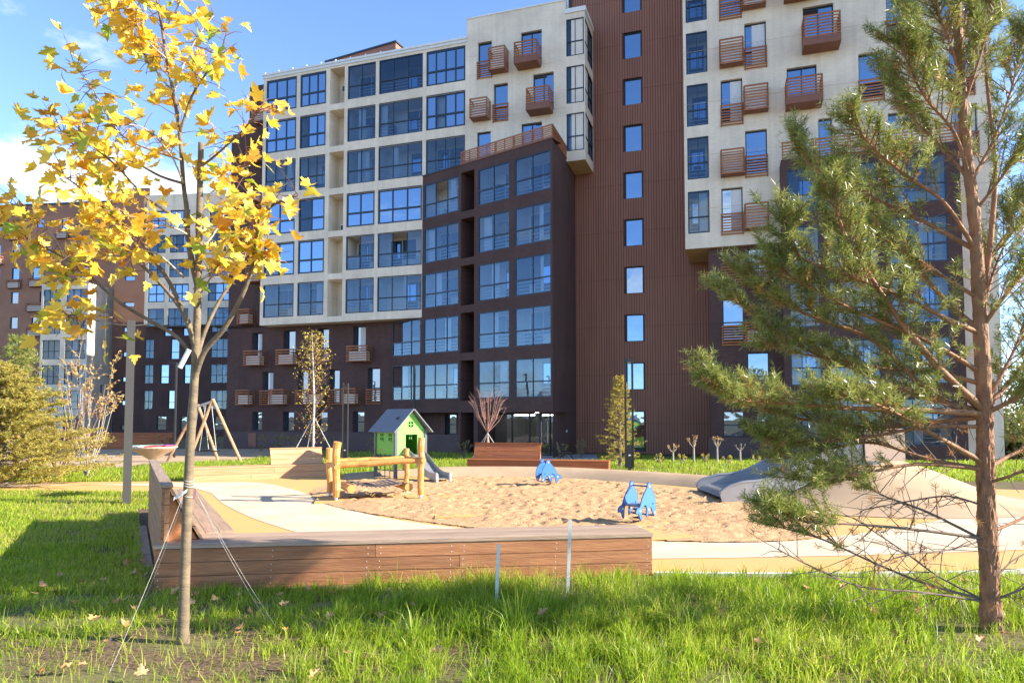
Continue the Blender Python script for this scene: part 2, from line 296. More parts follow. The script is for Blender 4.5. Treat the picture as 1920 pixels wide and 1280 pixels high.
def loggia(F, u0, u1, z0, z1, n, parent=bld, style=0, depth=1.5, room='room', glass='glass', lower=.95, openi=-1, skew=0):
    'glazed loggia: frame, panes, inner rails and the little room behind; style 1 = heavy frame, dark glass'
    W, H = u1 - u0, z1 - z0; f = MB(); fw = .07 if style == 0 else .11
    for a, b, c, d in ((0, W, 0, fw), (0, W, H - fw, H), (0, fw, fw, H - fw), (W - fw, W, fw, H - fw)): f.box(a, b, .02, .12, c, d)
    f.box(fw, W - fw, .025, .115, lower - .04, lower + .04)
    mw = .035 if style == 0 else .09
    for i in range(1, n): x = W * i / n; f.box(x - mw / 2, x + mw / 2, .03, .11, fw, H - fw)
    if style == 1:
        for i in range(n): a, b = W * i / n + mw / 2, W * (i + 1) / n - mw / 2; f.box(a, b, .035, .105, H - fw - .05, H - fw); f.box(a, b, .035, .105, lower + .04, lower + .09)
    win = f.build('window', MAT['frame'], parent, T(F, u0, 0, z0))
    for i in range(n):
        a, b = W * i / n, W * (i + 1) / n; g1 = glass if style == 0 else ('glassdark' if rnd.random() < .8 else 'glass')
        if i == openi: continue
        MB().quad((a, .07, lower), (b, .07, lower), (b, .07, H - .03), (a, .07, H - .03)).build('pane', MAT[g1], win)
        if style == 1: MB().quad((a, .07, .03), (b, .07, .03), (b, .07, lower), (a, .07, lower)).build('pane', MAT[g1], win)
    if style == 0: MB().quad((0, .07, .03), (W, .07, .03), (W, .07, lower), (0, .07, lower)).build('pane', MAT[glass], win)
    r = MB(); d = depth; W2 = W - skew * d
    r.quad((0, d, 0), (W2, d, 0), (W2, d, H), (0, d, H)); r.quad((0, .13, 0), (0, d, 0), (0, d, H), (0, .13, H)); r.quad((W - skew * .13, .13, 0), (W2, d, 0), (W2, d, H), (W - skew * .13, .13, H)); r.quad((0, .13, 0), (W - skew * .13, .13, 0), (W2, d, 0), (0, d, 0)); r.quad((0, .13, H), (W - skew * .13, .13, H), (W2, d, H), (0, d, H))
    x = min(rnd.choice((.08, .45, .55)) * W, W2 - .95); r.box(x, x + .85, d - .06, d - .01, .05, 2.2, 1); (r.box(x + .95, x + .95 + min(1.0, W2 - x - 1.05), d - .06, d - .01, .85, 2.2, 1) if W2 - x > 1.3 else 0)
    r.box(x + .1, x + .75, d - .075, d - .065, .9, 2.1, 2)
    for _ in range(rnd.choice((0, 0, 1, 1, 2))): c = rnd.random() * .7 * W; cw = rnd.uniform(.3, .7); r.quad((c, .3, .2), (min(c + cw, W2 - .05), .3, .2), (min(c + cw, W2 - .05), .3, H - .05), (c, .3, H - .05), 3)
    if rnd.random() < .45: q = rnd.uniform(.05, .45) * W2; r.box(q, q + rnd.uniform(.3, .6) * min(1, W2 / 1.6), d - .6, d - .1, .02, rnd.uniform(.4, 1.5), rnd.choice((1, 3, 4)))
    if room == 'room' and rnd.random() < .15: room = 'roomdark'
    r.build('loggia_room', [MAT[room], MAT['frame'], MAT['glassdark'], MAT['curtain'], MAT['plank_pale']], win)
    if style == 0:
        b = MB()
        for k in range(4): b.box(.05, W - .05, .20, .225, .16 + k * .22, .185 + k * .22)
        b.build('railing', MAT['steel_rail'], win)
    return win
def window(F, u0, u1, z0, z1, parent=bld, w=.2, n=1, split=None, glass='glassdark', curtain=False, name='window'):
    W, H = u1 - u0, z1 - z0; f = MB(); fw = .06
    for a, b, c, d in ((0, W, 0, fw), (0, W, H - fw, H), (0, fw, fw, H - fw), (W - fw, W, fw, H - fw)): f.box(a, b, w - .03, w + .06, c, d)
    for i in range(1, n): f.box(W * i / n - .035, W * i / n + .035, w - .025, w + .055, fw, H - fw)
    if split: f.box(fw, W - fw, w - .02, w + .05, H * split - .035, H * split + .035)
    win = f.build(name, MAT['frame'], parent, T(F, u0, 0, z0))
    for i in range(n): MB().quad((W * i / n, w + .02, 0), (W * (i + 1) / n, w + .02, 0), (W * (i + 1) / n, w + .02, H), (W * i / n, w + .02, H)).build('pane', MAT[glass], win)
    if curtain:
        c = MB(); a = W * rnd.uniform(.3, .45); k = 10
        for i in range(k):
            x0, x1 = a + (W - a - fw) * i / k, a + (W - a - fw) * (i + 1) / k; y = w + .0 - (.006 if i % 2 else .012)
            c.quad((x0, w - .004 - .008 * (i % 2), .08), (x1, w - .004 - .008 * ((i + 1) % 2), .08), (x1, w - .004 - .008 * ((i + 1) % 2), H - .08), (x0, w - .004 - .008 * (i % 2), H - .08))
        c.build('curtain', MAT['curtain'], win)
    return win
def slats(F, u0, u1, z0, z1, proj, n=9, base=0, parent=bld, name='balcony', gapd=.145):
    'slatted timber box or guard: posts and top rail carry U-shaped slats'
    W, H = u1 - u0, z1 - z0; f = MB()
    for x in (0.02, W - .07): f.box(x, x + .05, -proj + .02, -proj + .07, base, H - .03)
    f.box(0, W, -proj - .012, -proj + .06, H - .03, H + .01)
    if proj > .2:
        for x in (.0, W - .04): f.box(x, x + .04, -proj + .07, 0, H - .03, H + .005); f.box(x + .005, x + .035, -.06, -.01, base, H - .03)
    elif W > 1.4: f.box(W / 2 - .025, W / 2 + .025, -proj + .02, -proj + .07, base, H - .03)
    if base: f.box(-.015, W + .015, -proj - .015, 0, 0, base, 1)
    elif proj > .2: f.box(.06, W - .06, -proj + .1, -.03, .02, .06, 1); f.box(.12, W - .12, -proj + .2, -.12, .06, .75, 2)
    o = f.build(name, [MAT['cedarbase'], MAT['cedarbase'], MAT['metal_white']], parent, T(F, u0, 0, z0))
    def mk():
        s = MB(); s.box(0, W, -proj - .02, -proj + .015, 0, .065)
        if proj > .2: s.box(-.02, .01, -proj + .016, -.01, 0, .065); s.box(W - .01, W + .02, -proj + .016, -.01, 0, .065)
        return s.mesh('slat', MAT['cedar'])
    me = shared(('slat', round(W, 3), proj), mk); n = max(3, int((H - base) / gapd))
    for k in range(n): obj('slat', me, o, Matrix.Translation((0, 0, base + .03 + (H - base - .12) * k / (n - 1))))
    return o
HEAD = [5.55, 8.64, 11.72, 14.80, 17.88, 20.98, 24.07, 27.17]
# ---- cream glazed block (plane L)
cols = [(-12.97, -10.31, 3), (-9.99, -7.79, 3), (-5.98, -3.72, 2), (-3.45, -.05, 3), (.22, 3.12, 4)]
holes = []; units = []
for r_, h in enumerate(reversed(HEAD[2:])):
    for c, (a, b, n) in enumerate(cols):
        if c == 4 and r_ > 2: continue
        holes.append((a, b, h - 2.45, h)); units.append((r_, c, a, b, n, h))
niche = [(-7.46, -6.25, h - 2.6, h + .05) for h in HEAD[2:]]
m = MB(); m.wall(-13.24, -.02, 8.72, 27.55, [h for h in holes + niche if h[1] < 0], .2); m.wall(-.02, 3.24, 18.0, 27.55, [h for h in holes if h[0] > 0], .2)
m.quad((-13.24, 0, 8.72), (-.02, 0, 8.72), (-.02, 1.05, 8.72), (-13.24, 1.05, 8.72)); m.quad((-13.24, 0, 8.72), (-13.24, 1.05, 8.72), (-13.24, 1.05, 27.55), (-13.24, 0, 27.55)); m.quad((-.02, 0, 8.72), (-.02, 1.0, 8.72), (-.02, 1.0, 18), (-.02, 0, 18))
m.build('wall', MAT['cream'], bld, FL)
m = MB()
for a, b, c, d in niche: m.quad((a, 1.3, c), (b, 1.3, c), (b, 1.3, d), (a, 1.3, d)); m.quad((a, .2, c), (a, 1.3, c), (a, 1.3, d), (a, .2, d)); m.quad((b, .2, c), (b, 1.3, c), (b, 1.3, d), (b, .2, d)); m.quad((a, .2, c), (b, .2, c), (b, 1.3, c), (a, 1.3, c)); m.quad((a, .2, d), (b, .2, d), (b, 1.3, d), (a, 1.3, d))
m.build('niche', MAT['cream'], bld, FL)
heavy = {(0, 0), (0, 1), (0, 4), (1, 0), (1, 1), (1, 4), (3, 0), (3, 1), (3, 2), (3, 3), (4, 0), (4, 1)}
for r_, c, a, b, n, h in units:
    st = 1 if (r_, c) in heavy else 0
    if (r_, c) in {(3, 0), (3, 1), (4, 0), (4, 1), (5, 0), (5, 1)}: n = 2
    loggia(FL, a, b, h - 2.45, h, n, style=st, openi={(4, 2): 0, (4, 3): 1}.get((r_, c), -1))
for z, s in ((HEAD[7] - 2.35, .9), (HEAD[4] - 2.5, .0)):                   # air conditioners in the niche
    MB().box(-6.95, -6.35, .75, 1.15, z + s, z + s + .55).box(-6.9, -6.5, .73, .75, z + s + .08, z + s + .47, 1).build('air_conditioner', [MAT['metal_white'], MAT['lampgrey']], bld, FL)
m = MB(); m.box(-13.34, 3.24, -.12, .5, 27.55, 27.70); m.box(-13.30, 3.24, -.06, .0, 27.36, 27.55)
m.build('cornice', MAT['metal_white'], bld, FL)
for i in range(14): MB().tube([(0, 0, 0), (0, 0, .12)], .05, 6).build('snow_guard', MAT['metal_white'], bld, T(FL, -13.1 + i * 1.22, -.02, 27.70))
m = MB(); m.quad((-13.24, .1, 27.6), (3.24, .1, 27.6), (3.24, 14, 27.65), (-13.24, 14, 27.65)); m.build('roof', MAT['metal_white'], bld, FL)
# stair house on the roof
m = MB(); qh = at(742, 80, 51); DH = (A2 * .6 + DB * .4).normalized(); Mx = frame_m(Vector((qh.x, qh.y)) - DH * 6.8, DH); ZH = qh.z; m.box(0, 6.8, 0, 5, 27.6, ZH); m.build('roof_stair_house', [MAT['cladding']], bld, Mx)
MB().box(-.1, 6.9, -.1, 5.1, ZH, ZH + .12).build('roof_stair_cap', MAT['frame'], bld, Mx)
# ---- upper cream part right of the glazing, above the terrace
wl = [(4.03, 5.03, 24.7, 27.15, 'p', 5.03, 6.2, 24.75, 26.25), (5.16, 6.16, 21.6, 24.1, 'p', 3.72, 4.95, 21.7, 23.0), (3.98, 4.96, 18.6, 21.0, None), (7.07, 8.5, 24.9, 27.3, 'b', 6.9, 8.45, 24.75, 26.15), (7.9, 9.3, 21.8, 24.35, 'b', 7.72, 9.25, 21.55, 23.0), (7.1, 8.5, 18.6, 21.15, None)]
m = MB(); m.wall(3.24, 10.1, 18.0, 28.9, [q[:4] for q in wl], .25); m.quad((3.24, 0, 27.4), (3.24, 9, 27.4), (3.24, 9, 28.9), (3.24, 0, 28.9)); m.quad((10.1, 0, 27.6), (10.1, 2.6, 27.6), (10.1, 2.6, 28.9), (10.1, 0, 28.9)); m.quad((3.24, 0, 28.9), (10.1, 0, 28.9), (10.1, 9, 28.9), (3.24, 9, 28.9))
m.build('wall', MAT['cream'], bld, FL)
MB().box(3.2, 10.14, -.05, .35, 28.9, 29.0).build('cornice', MAT['metal_white'], bld, FL)
for q in wl:
    window(FL, *q[:4], n=2 if q[1] - q[0] > 1.3 else 1)
    if q[4] == 'p': slats(FL, q[0] - .06, q[1] + .04, q[2] - .1, q[2] + 1.1, .07); slats(FL, q[5], q[6], q[7], q[8] - .0, .75)
    elif q[4] == 'b': slats(FL, q[5], q[6], q[7], q[8], 1.0, base=.42)
# ---- corner bay
m = MB(); bz = [27.62, 24.5, 21.4]
m.wall(10.1, 11.36, 18.3, 28.0, [(10.14, 11.3, z - 2.45, z) for z in bz], .06)
M2 = FL @ Matrix.Translation((11.36, 0, 0)) @ Matrix.Rotation(R(90), 4, 'Z')
m.build('bay_wall', MAT['cream'], bld, FL)
m = MB(); m.wall(0, 2.6, 18.3, 28.0, [(.06, 2.55, z - 2.45, z) for z in bz], .06); m.build('bay_wall', MAT['cream'], bld, M2)
MB().quad((10.1, 0, 18.3), (11.36, 0, 18.3), (11.36, 2.6, 18.3), (10.1, 2.6, 18.3)).build('soffit', MAT['soffit'], bld, FL)
MB().box(10.05, 11.44, -.08, 2.6, 28.0, 28.3).build('cornice', MAT['metal_white'], bld, FL)
for z in bz: loggia(FL, 10.14, 11.3, z - 2.45, z, 2, depth=1.1); loggia(M2, .06, 2.55, z - 2.45, z, 2, depth=.9)
# ---- angled dark wing (plane B)
hb = []; ub = []
for k, h in enumerate(HEAD[:5]):
    hb += [(.15, 3.33, h - 2.42, h - .05), (4.98, 7.52, h - 2.42, h - .07), (7.91, 10.6, h - 2.42, h - .07)]
    ub += [(.15, 3.33, h, 3), (4.98, 7.52, h, 2), (7.91, 10.6, h, 2)]
hn = [(3.52, 4.66, h - 2.55, h + .05) for h in HEAD[:5]] + [(3.52, 4.66, GB, 2.5)]
m = MB(); m.wall(-.0, 10.71, 2.25, 18.45, [q for q in hb + hn if q[2] > 2], .15); m.wall(3.36, 5.0, GB, 2.25, [(3.52, 4.66, GB, 2.25)], .15)
for a, b, c, d in hn: m.quad((a, 1.3, c), (b, 1.3, c), (b, 1.3, d), (a, 1.3, d)); m.quad((a, .15, c), (a, 1.3, c), (a, 1.3, d), (a, .15, d)); m.quad((b, .15, c), (b, 1.3, c), (b, 1.3, d), (b, .15, d)); m.quad((a, .15, c), (b, .15, c), (b, 1.3, c), (a, 1.3, c)); m.quad((a, .15, d), (b, .15, d), (b, 1.3, d), (a, 1.3, d))
m.wall(-3.02, .0, 2.25, 8.715, [(-2.93, -.12, h - 2.45, h) for h in HEAD[:2]], .15); m.quad((-3.02, 0, GB), (-3.02, .9, GB), (-3.02, .9, 8.71), (-3.02, 0, 8.71))
m.quad((-3.02, 0, 2.25), (10.71, 0, 2.25), (10.71, 2.6, 2.25), (-3.02, 2.6, 2.25)); m.quad((0, 0, 18.45), (10.71, 0, 18.45), (10.71, 1, 18.45), (0, 1, 18.45))
m.build('wall', MAT['darkbrick'], bld, FB)
for a, b, h, n in ub: loggia(FB, a, b, h - 2.42, h - .05 if n == 3 else h - .07, n, openi=1 if (n == 3 and h > 17) else -1, skew=.45 if a > 7.6 else 0)
for h in HEAD[:2]: loggia(FB, -2.93, -.12, h - 2.45, h, 3, openi=0, room='roomdark' if h > 8 else 'room')
m = MB(); m.wall(0, 6.15, GB, 18.45); m.build('wall', MAT['darkbrick'], bld, FS)
MB().slab([(-6.1, 46.6), (-3.4, 44.3), (2.2, 40.2), (3.3, 43.4)], 18.1, 18.3).build('terrace_floor', MAT['paving'], bld)
MB().box(3.44, 10.76, -.05, .25, 18.45, 18.56).build('coping', MAT['cedarbase'], bld, FB); MB().box(-.03, 3.44, -.05, .25, 18.45, 18.52).build('coping', MAT['frame'], bld, FB); MB().box(.25, 3.5, -.05, .25, 18.45, 18.56).build('coping', MAT['cedarbase'], bld, FS)
for k in range(5): a = 3.5 + k * 1.45; slats(FB, a, a + 1.44, 18.56, 19.3, .03, name='terrace_guard', gapd=.115)
for k in range(2): slats(FS, .05 + k * 1.72, 1.75 + k * 1.72, 18.56, 19.3, .03, name='terrace_guard', gapd=.115)
# ---- entrance below the wing
m = MB(); m.wall(-3.0, 10.2, GB, 2.25, [(5.1, 10.1, GB, 2.2), (.9, 1.95, .75, 2.15)], .2, 1.35); m.build('wall', MAT['darkbrick'], bld, FB)
m = MB(); m.box(-3.0, 3.3, .1, .3, GB, .8); m.build('plinth', MAT['plinth'], bld, FB)
window(T(FB, 0, 1.4), .9, 1.95, .75, 2.15, split=.5)
e = MB(); z1 = 2.2
for x in (5.1, 6.55, 7.9, 8.7, 9.45, 10.02): e.box(x, x + .08, 1.45, 1.53, GB, z1)
e.box(5.1, 10.1, 1.455, 1.525, z1 - .08, z1); e.box(5.1, 10.1, 1.455, 1.525, GB, GB + .08)
ent = e.build('entrance_glazing', MAT['black'], bld, FB)
for a, b in ((5.18, 6.55), (6.63, 7.9), (7.98, 8.7), (8.78, 9.45), (9.53, 10.02)): MB().quad((a, 1.5, GB), (b, 1.5, GB), (b, 1.5, z1), (a, 1.5, z1)).build('pane', MAT['glass'], ent)
MB().tube([(8.9, 1.4, .4), (8.9, 1.4, 1.7)], .02).tube([(9.4, 1.4, .4), (9.4, 1.4, 1.7)], .02).build('door_handle', MAT['galv'], ent)
m = MB(); lx = lambda w_: 10.0 - .4 * (w_ - 1.6)
m.quad((5.1, 5.2, GB), (lx(5.2), 5.2, GB), (lx(5.2), 5.2, z1), (5.1, 5.2, z1)); m.quad((5.1, 1.6, GB), (5.1, 5.2, GB), (5.1, 5.2, z1), (5.1, 1.6, z1)); m.quad((lx(1.6), 1.6, GB), (lx(5.2), 5.2, GB), (lx(5.2), 5.2, z1), (lx(1.6), 1.6, z1)); m.quad((5.1, 1.6, z1), (lx(1.6), 1.6, z1), (lx(5.2), 5.2, z1), (5.1, 5.2, z1)); m.quad((5.1, 1.6, GB + .01), (lx(1.6), 1.6, GB + .01), (lx(5.2), 5.2, GB + .01), (5.1, 5.2, GB + .01))
m.build('lobby', MAT['roomdark'], ent)
MB().box(5.6, 7.2, 3, 3.12, 2.05, 2.12).box(7.6, 8.9, 3.4, 3.52, 2.05, 2.12).build('ceiling_light', MAT['lamp_on'], ent)
MB().tube([(0, 0, 0), (0, 0, .03)], .11, 10).build('ceiling_light', MAT['lamp_on'], bld, T(FB, 9.0, .8, 2.2))
MB().box(0, .22, -.03, 0, 0, .16).build('sign_plate', MAT['metal_white'], bld, T(FS, 3.2, 0, 1.0))
# ---- dark lower and rear wall (plane LL)
lw = []
for a, b, h in ((-14.75, -13.82, 8.35), (-11.9, -10.86, 8.42), (-8.9, -7.99, 8.45), (-5.95, -4.93, 8.5), (-13.75, -12.76, 5.35), (-10.6, -9.7, 5.35), (-7.9, -7.04, 5.4), (-4.75, -3.76, 5.45)): lw.append((a, b, h - 2.45, h))
gw = [(-14.62, -13.72, .95, 2.35), (-11.85, -10.89, .9, 2.35), (-9.0, -8.02, .9, 2.35), (-5.92, -4.99, .85, 2.35)]
m = MB(); m.wall(-17.0, -1.2, GB, 8.95, lw + gw, .4); m.wall(-17.0, -13.2, 8.72, 24.0, [], .4); m.wall(-15.35, -13.2, 24.0, 27.6, [], .4)
m.quad((-17, 0, GB), (-17, 12, GB), (-17, 12, 24), (-17, 0, 24)); m.quad((-15.35, 0, 24), (-15.35, 12, 24), (-15.35, 12, 27.6), (-15.35, 0, 27.6))
m.build('wall', MAT['darkbrick'], bld, FLL)
for i, q in enumerate(lw): window(FLL, *q, w=.35, glass='glassdark', curtain=i in (0, 3, 4), split=.42)
for i, q in enumerate(gw): window(FLL, *q, w=.35, split=.5)
for a, b, z in ((-14.95, -13.4, 5.78), (-12.05, -10.5, 5.78), (-6.1, -4.4, 5.86), (-15.6, -14.4, 2.85), (-12.6, -11.3, 2.85), (-9.4, -8.2, 2.85), (-6.45, -5.3, 2.85), (-15.6, -14.5, 8.95), (-14.9, -13.6, 12.1), (-15.2, -14.0, 15.2), (-14.9, -13.6, 18.3), (-15.0, -13.7, 21.4), (-14.6, -13.4, 24.4)): slats(FLL, a, b, z, z + 1.15, .72)
for a, b, z in ((-13.95, -12.75, 2.85), (-10.8, -9.6, 2.85), (-8.0, -6.9, 2.85), (-4.85, -3.65, 2.85), (-9.1, -7.9, 5.8)): slats(FLL, a, b, z, z + 1.1, .07)
MB().wall(-17.1, -3.1, GB, .8, [], .1, -.12).box(-17.1, -3.1, -.14, 0, .8, .86).build('plinth', MAT['plinth'], bld, FLL)
MB().box(-14.8, -14.1, -.16, -.121, -.3, .75).build('vent_grille', MAT['cedarbase'], bld, FLL)
# ---- ribbed brown tower (plane T)
th = [5.5 + 3.15 * k for k in range(-1, 10)]; tw = [(13.45, 14.6, h - (1.78 if h > 3 else 2.6), h) for h in th]
zj = [GB] + [1.55 + 3.15 * k for k in range(0, 11)] + [36]
uj = [9.7, 13.2, 14.85, 18.85]
for c in range(3):
    for z0, z1 in zip(zj, zj[1:]):
        m = MB(); u = uj[c]; hl = [q for q in tw if c == 1 and q[3] > z0 and q[2] < z1]
        step = .165; k = int(round((uj[c + 1] - u) / step)); step = (uj[c + 1] - u) / k
        for i in range(k):
            a, b = u + i * step, u + (i + 1) * step - .035; segs = [(z0 + .008, z1 - .008)]
            for q in hl:
                if q[0] < b and q[1] > a: segs = [s for z_a, z_b in segs for s in ((z_a, min(z_b, q[2])), (max(z_a, q[3]), z_b)) if s[1] - s[0] > .02]
            for za, zb in segs: m.box(a, b, -.03, .02, za, zb)
        m.build('cladding_panel', MAT['cladding'], bld, FT)
m = MB(); m.wall(9.7, 18.85, GB, 36, tw, .3); m.build('wall', MAT['cladjoint'], bld, FT)
for q in tw: window(FT, *q, w=.16, curtain=rnd.random() < .0)
MB().box(9.7, 9.95, -.06, -.031, GB, 36).build('corner_trim', MAT['cladjoint'], bld, FT)
# ---- right cream block (plane R)
rh = [27.75, 24.62, 21.48, 18.32, 15.12]
items = [(19.65, 20.84, 1, 20.92, 22.17, 0), (21.0, 22.17, 0, 19.62, 20.92, 1), (19.65, 20.84, 2, 20.92, 22.17, 2), (21.0, 22.17, 3, 19.62, 20.92, 3), (19.6, 20.76, 4, 20.85, 22.1, 4)]
rw = []
for k, h in enumerate(rh):
    rw.append((17.72, 18.93, h - 2.48, h, 'col'))
win2 = [(19.65, 20.84, rh[0]), (21.0, 22.17, rh[1]), (19.65, 20.84, rh[2]), (20.95, 22.12, rh[3]), (19.6, 20.76, rh[4])]
acb = [(20.9, 22.15, 25.35), (19.62, 20.92, 22.15), (20.9, 22.2, 19.25), (19.6, 20.88, 15.72), (20.85, 22.12, 12.5)]
french = [(26.88, 28.1, rh[2] + .35), (28.3, 29.45, rh[1] + .3), (28.25, 29.4, rh[3]), (31.2, 32.3, rh[2]), (30.9, 32.1, rh[1]), (31.3, 32.4, rh[3]), (27.0, 28.1, rh[0]), (31.2, 32.3, rh[0])]
bal = [(24.12, 25.7, 24.98, 24.05, 25.9, 22.25, 23.92), (23.22, 24.78, 21.62, 23.12, 24.95, 19.12, 20.57), (23.3, 24.9, 28.0, 23.15, 25.0, 25.35, 27.0)]
hs = [q[:4] for q in rw] + [(a, b, h - 2.48, h) for a, b, h in win2 + french] + [(b[0], b[1], b[2] - 2.4, b[2]) for b in bal] + [(24.8, 25.5, 16.2, 18.5)]
m = MB(); m.wall(17.55, 33.1, 11.75, 36, hs, .25); m.quad((17.55, 0, 11.75), (17.55, 3.9, 11.75), (17.55, 3.9, 36), (17.55, 0, 36)); m.quad((33.1, 0, GB), (33.1, 15, GB), (33.1, 15, 36), (33.1, 0, 36)); m.wall(22.8, 33.1, GB, 11.75, [], .2)
m.build('wall', MAT['cream'], bld, FR)
MB().quad((17.55, 0, 11.76), (22.8, 0, 11.76), (22.8, 3.9, 11.76), (17.55, 3.9, 11.76)).build('soffit', MAT['soffit'], bld, T(FR, 0, 0, -.02))
for q in rw: loggia(FR, *q[:4], 2, depth=1.2)
for a, b, h in win2: window(FR, a, b, h - 2.48, h, curtain=rnd.random() < .3); slats(FR, a - .04, b + .04, h - 2.75, h - 1.5, .07)
for a, b, z in acb: slats(FR, a, b, z, z + 1.45, .62)
for a, b, h in french: window(FR, a, b, h - 2.48, h, curtain=rnd.random() < .4); slats(FR, a - .04, b + .04, h - 2.75, h - 1.5, .07)
for b in bal: window(FR, b[0], b[1], b[2] - 2.4, b[2], n=2); slats(FR, b[3], b[4], b[5], b[6], 1.05, base=.4)
window(FR, 24.8, 25.5, 16.2, 18.5)
# ---- dark lower walls on the right
hl = [(21.0, 22.0, 10.0, 11.6), (19.56, 20.72, 6.3, 8.75), (20.87, 22.03, 3.2, 5.62), (19.5, 20.65, .85, 2.3), (21.3, 22.3, .85, 2.3)]
m = MB(); m.wall(18.82, 22.8, GB, 11.75, hl, .25); m.quad((18.82, 0, GB), (18.82, 3.6, GB), (18.82, 3.6, 11.75), (18.82, 0, 11.75)); m.build('wall', MAT['darkbrick'], bld, FRL)
for q in hl: window(FRL, *q, split=.45)
for a, b, z in ((19.5, 20.85, 9.46), (19.5, 20.75, 6.03), (20.0, 21.9, 2.9)): slats(FRL, a, b, z, z + 1.18, .07)
for a, b, z in ((20.85, 22.1, 9.46), (20.78, 22.1, 6.1)): slats(FRL, a, b, z, z + 1.2, .62)
MB().box(18.7, 22.8, -.14, 0, GB, .8).build('plinth', MAT['plinth'], bld, FRL)
hh = []; 
for k in range(5):
    h = 15.4 - 3.12 * k
    for a, b, n in ((23.05, 24.6, 2), (25.0, 27.4, 3), (27.9, 30.6, 3)): hh.append((a, b, h - 2.4, h, n))
m = MB(); m.wall(22.75, 31.2, GB, 16.0, [q[:4] for q in hh], .15); m.quad((22.75, 0, GB), (22.75, 1.5, GB), (22.75, 1.5, 16), (22.75, 0, 16)); m.quad((31.2, 0, GB), (31.2, 1.2, GB), (31.2, 1.2, 16), (31.2, 0, 16)); m.quad((22.75, 0, 16), (31.2, 0, 16), (31.2, 1.2, 16), (22.75, 1.2, 16)); m.build('wall', MAT['darkbrick'], bld, FR2)
for q in hh: loggia(FR2, *q, depth=1.1)
for k in range(5): slats(FR2, 22.8 + k * 1.68, 24.46 + k * 1.68, 16.02, 16.95, .03, name='terrace_guard')
# ------------------------------------------------------------------ far building on the left
far = root('apartment_building', (-33.5, 80, GB), 'distant brown and cream apartment block at the left edge of the photo', 'building'); far['_world'] = 1; far.rotation_euler.z = -.12
def fx(px, Y): return at(px, 700, Y).x
def fz(py, Y): return at(200, py, Y).z
def rect(mb, px0, px1, py0, py1, Y, holes=(), t=.3, mi=0):
    mb.wall(fx(px0, Y), fx(px1, Y), fz(py1, Y) if py1 < 828 else GB, fz(py0, Y), [(fx(a, Y), fx(b, Y), fz(d, Y), fz(c, Y)) for a, b, c, d in holes], t, Y, mi)
def fwin(px0, px1, py0, py1, Y, n=1, split=None, glass='glassdark'): window(Matrix.Identity(4), fx(px0, Y), fx(px1, Y), fz(py1, Y), fz(py0, Y), far, w=Y + .12, n=n, split=split, glass=glass)
Y = 84; ws = [(66, 82, 397, 418), (112, 128, 402, 420), (6, 26, 490, 513), (63, 80, 491, 513), (110, 126, 491, 513), (24, 40, 537, 560), (8, 22, 586, 605), (160, 174, 445, 466), (133, 147, 445, 462), (12, 28, 396, 412), (36, 46, 450, 462)] + [(x, x + 16, y, y + 23) for x in (-38, -80) for y in (396, 443, 490, 537, 586, 634)]
m = MB(); rect(m, -130, 185, 369, 840, Y, ws); m.quad((fx(-130, Y), Y, GB), (fx(-130, Y), Y + 12, GB), (fx(-130, Y), Y + 12, fz(369, Y)), (fx(-130, Y), Y, fz(369, Y))); m.build('wall', MAT['farbrown'], far)
for q in ws: fwin(*q, Y)
MB().box(fx(-131, Y), fx(186, Y), Y - .1, Y + 2, fz(369, Y), fz(366, Y)).build('coping', MAT['frame'], far)
for a, b, c in ((3, 38, 512), (0, 36, 560), (3, 34, 608), (58, 84, 420), (40, 85, 515), (95, 135, 515), (-44, -16, 420), (-44, -16, 514), (-86, -58, 467)): slats(Matrix.Translation((0, Y, 0)), fx(a, Y), fx(b, Y), fz(c + 17, Y), fz(c, Y), .5, 5, parent=far, gapd=.2)
Y = 79; ws = []
for r_ in range(7):
    y0 = 535 + 48.8 * r_; ws += [(46, 83, y0, y0 + 37, 3), (94, 138, y0, y0 + 37, 3)]
m = MB(); rect(m, 41, 141, 524, 840, Y, [q[:4] for q in ws], .2); m.quad((fx(141, Y), Y, GB), (fx(141, Y), Y + 6, GB), (fx(141, Y), Y + 6, fz(524, Y)), (fx(141, Y), Y, fz(524, Y))); m.box(fx(86, Y), fx(94, Y), Y - .15, Y + .2, fz(524, Y), fz(505, Y)); m.quad((fx(41, Y), Y, fz(524, Y)), (fx(141, Y), Y, fz(524, Y)), (fx(141, Y), Y + 5, fz(524, Y)), (fx(41, Y), Y + 5, fz(524, Y))); m.build('wall', MAT['cream'], far)
for a, b, c, d, n in ws: loggia(Matrix.Translation((0, Y, 0)), fx(a, Y), fx(b, Y), fz(d, Y), fz(c, Y), n, parent=far, style=0)
Y = 86; m = MB(); rect(m, 150, 192, 420, 840, Y); m.build('wall', MAT['darkbrick'], far)
Y = 82; ws = [(208, 229, y, y + 9) for y in (462, 512, 562, 610, 657, 705, 750, 797)]
m = MB(); rect(m, 186, 256, 345, 600, Y, [q for q in ws if q[3] < 600]); m.build('wall', MAT['farbrown'], far); m = MB(); rect(m, 186, 256, 600, 840, Y, [q for q in ws if q[2] > 600]); m.quad((fx(186, Y), Y, GB), (fx(186, Y), Y + 5, GB), (fx(186, Y), Y + 5, fz(345, Y)), (fx(186, Y), Y, fz(345, Y))); m.build('wall', MAT['darkbrick'], far)
for q in ws: fwin(*q, Y)
Y = 81; ws = [(256, 275, y, y + 36, 2) for y in (634, 682, 731)] + [(390, 426, y, y + 36, 3) for y in (586, 634, 682, 731)]
pw = [(295, 310, 588, 628), (333, 348, 588, 628), (309, 326, 634, 672), (289, 306, 682, 718), (337, 354, 682, 718), (306, 322, 731, 766), (284, 303, 780, 806), (332, 350, 780, 806), (400, 420, 780, 806)]
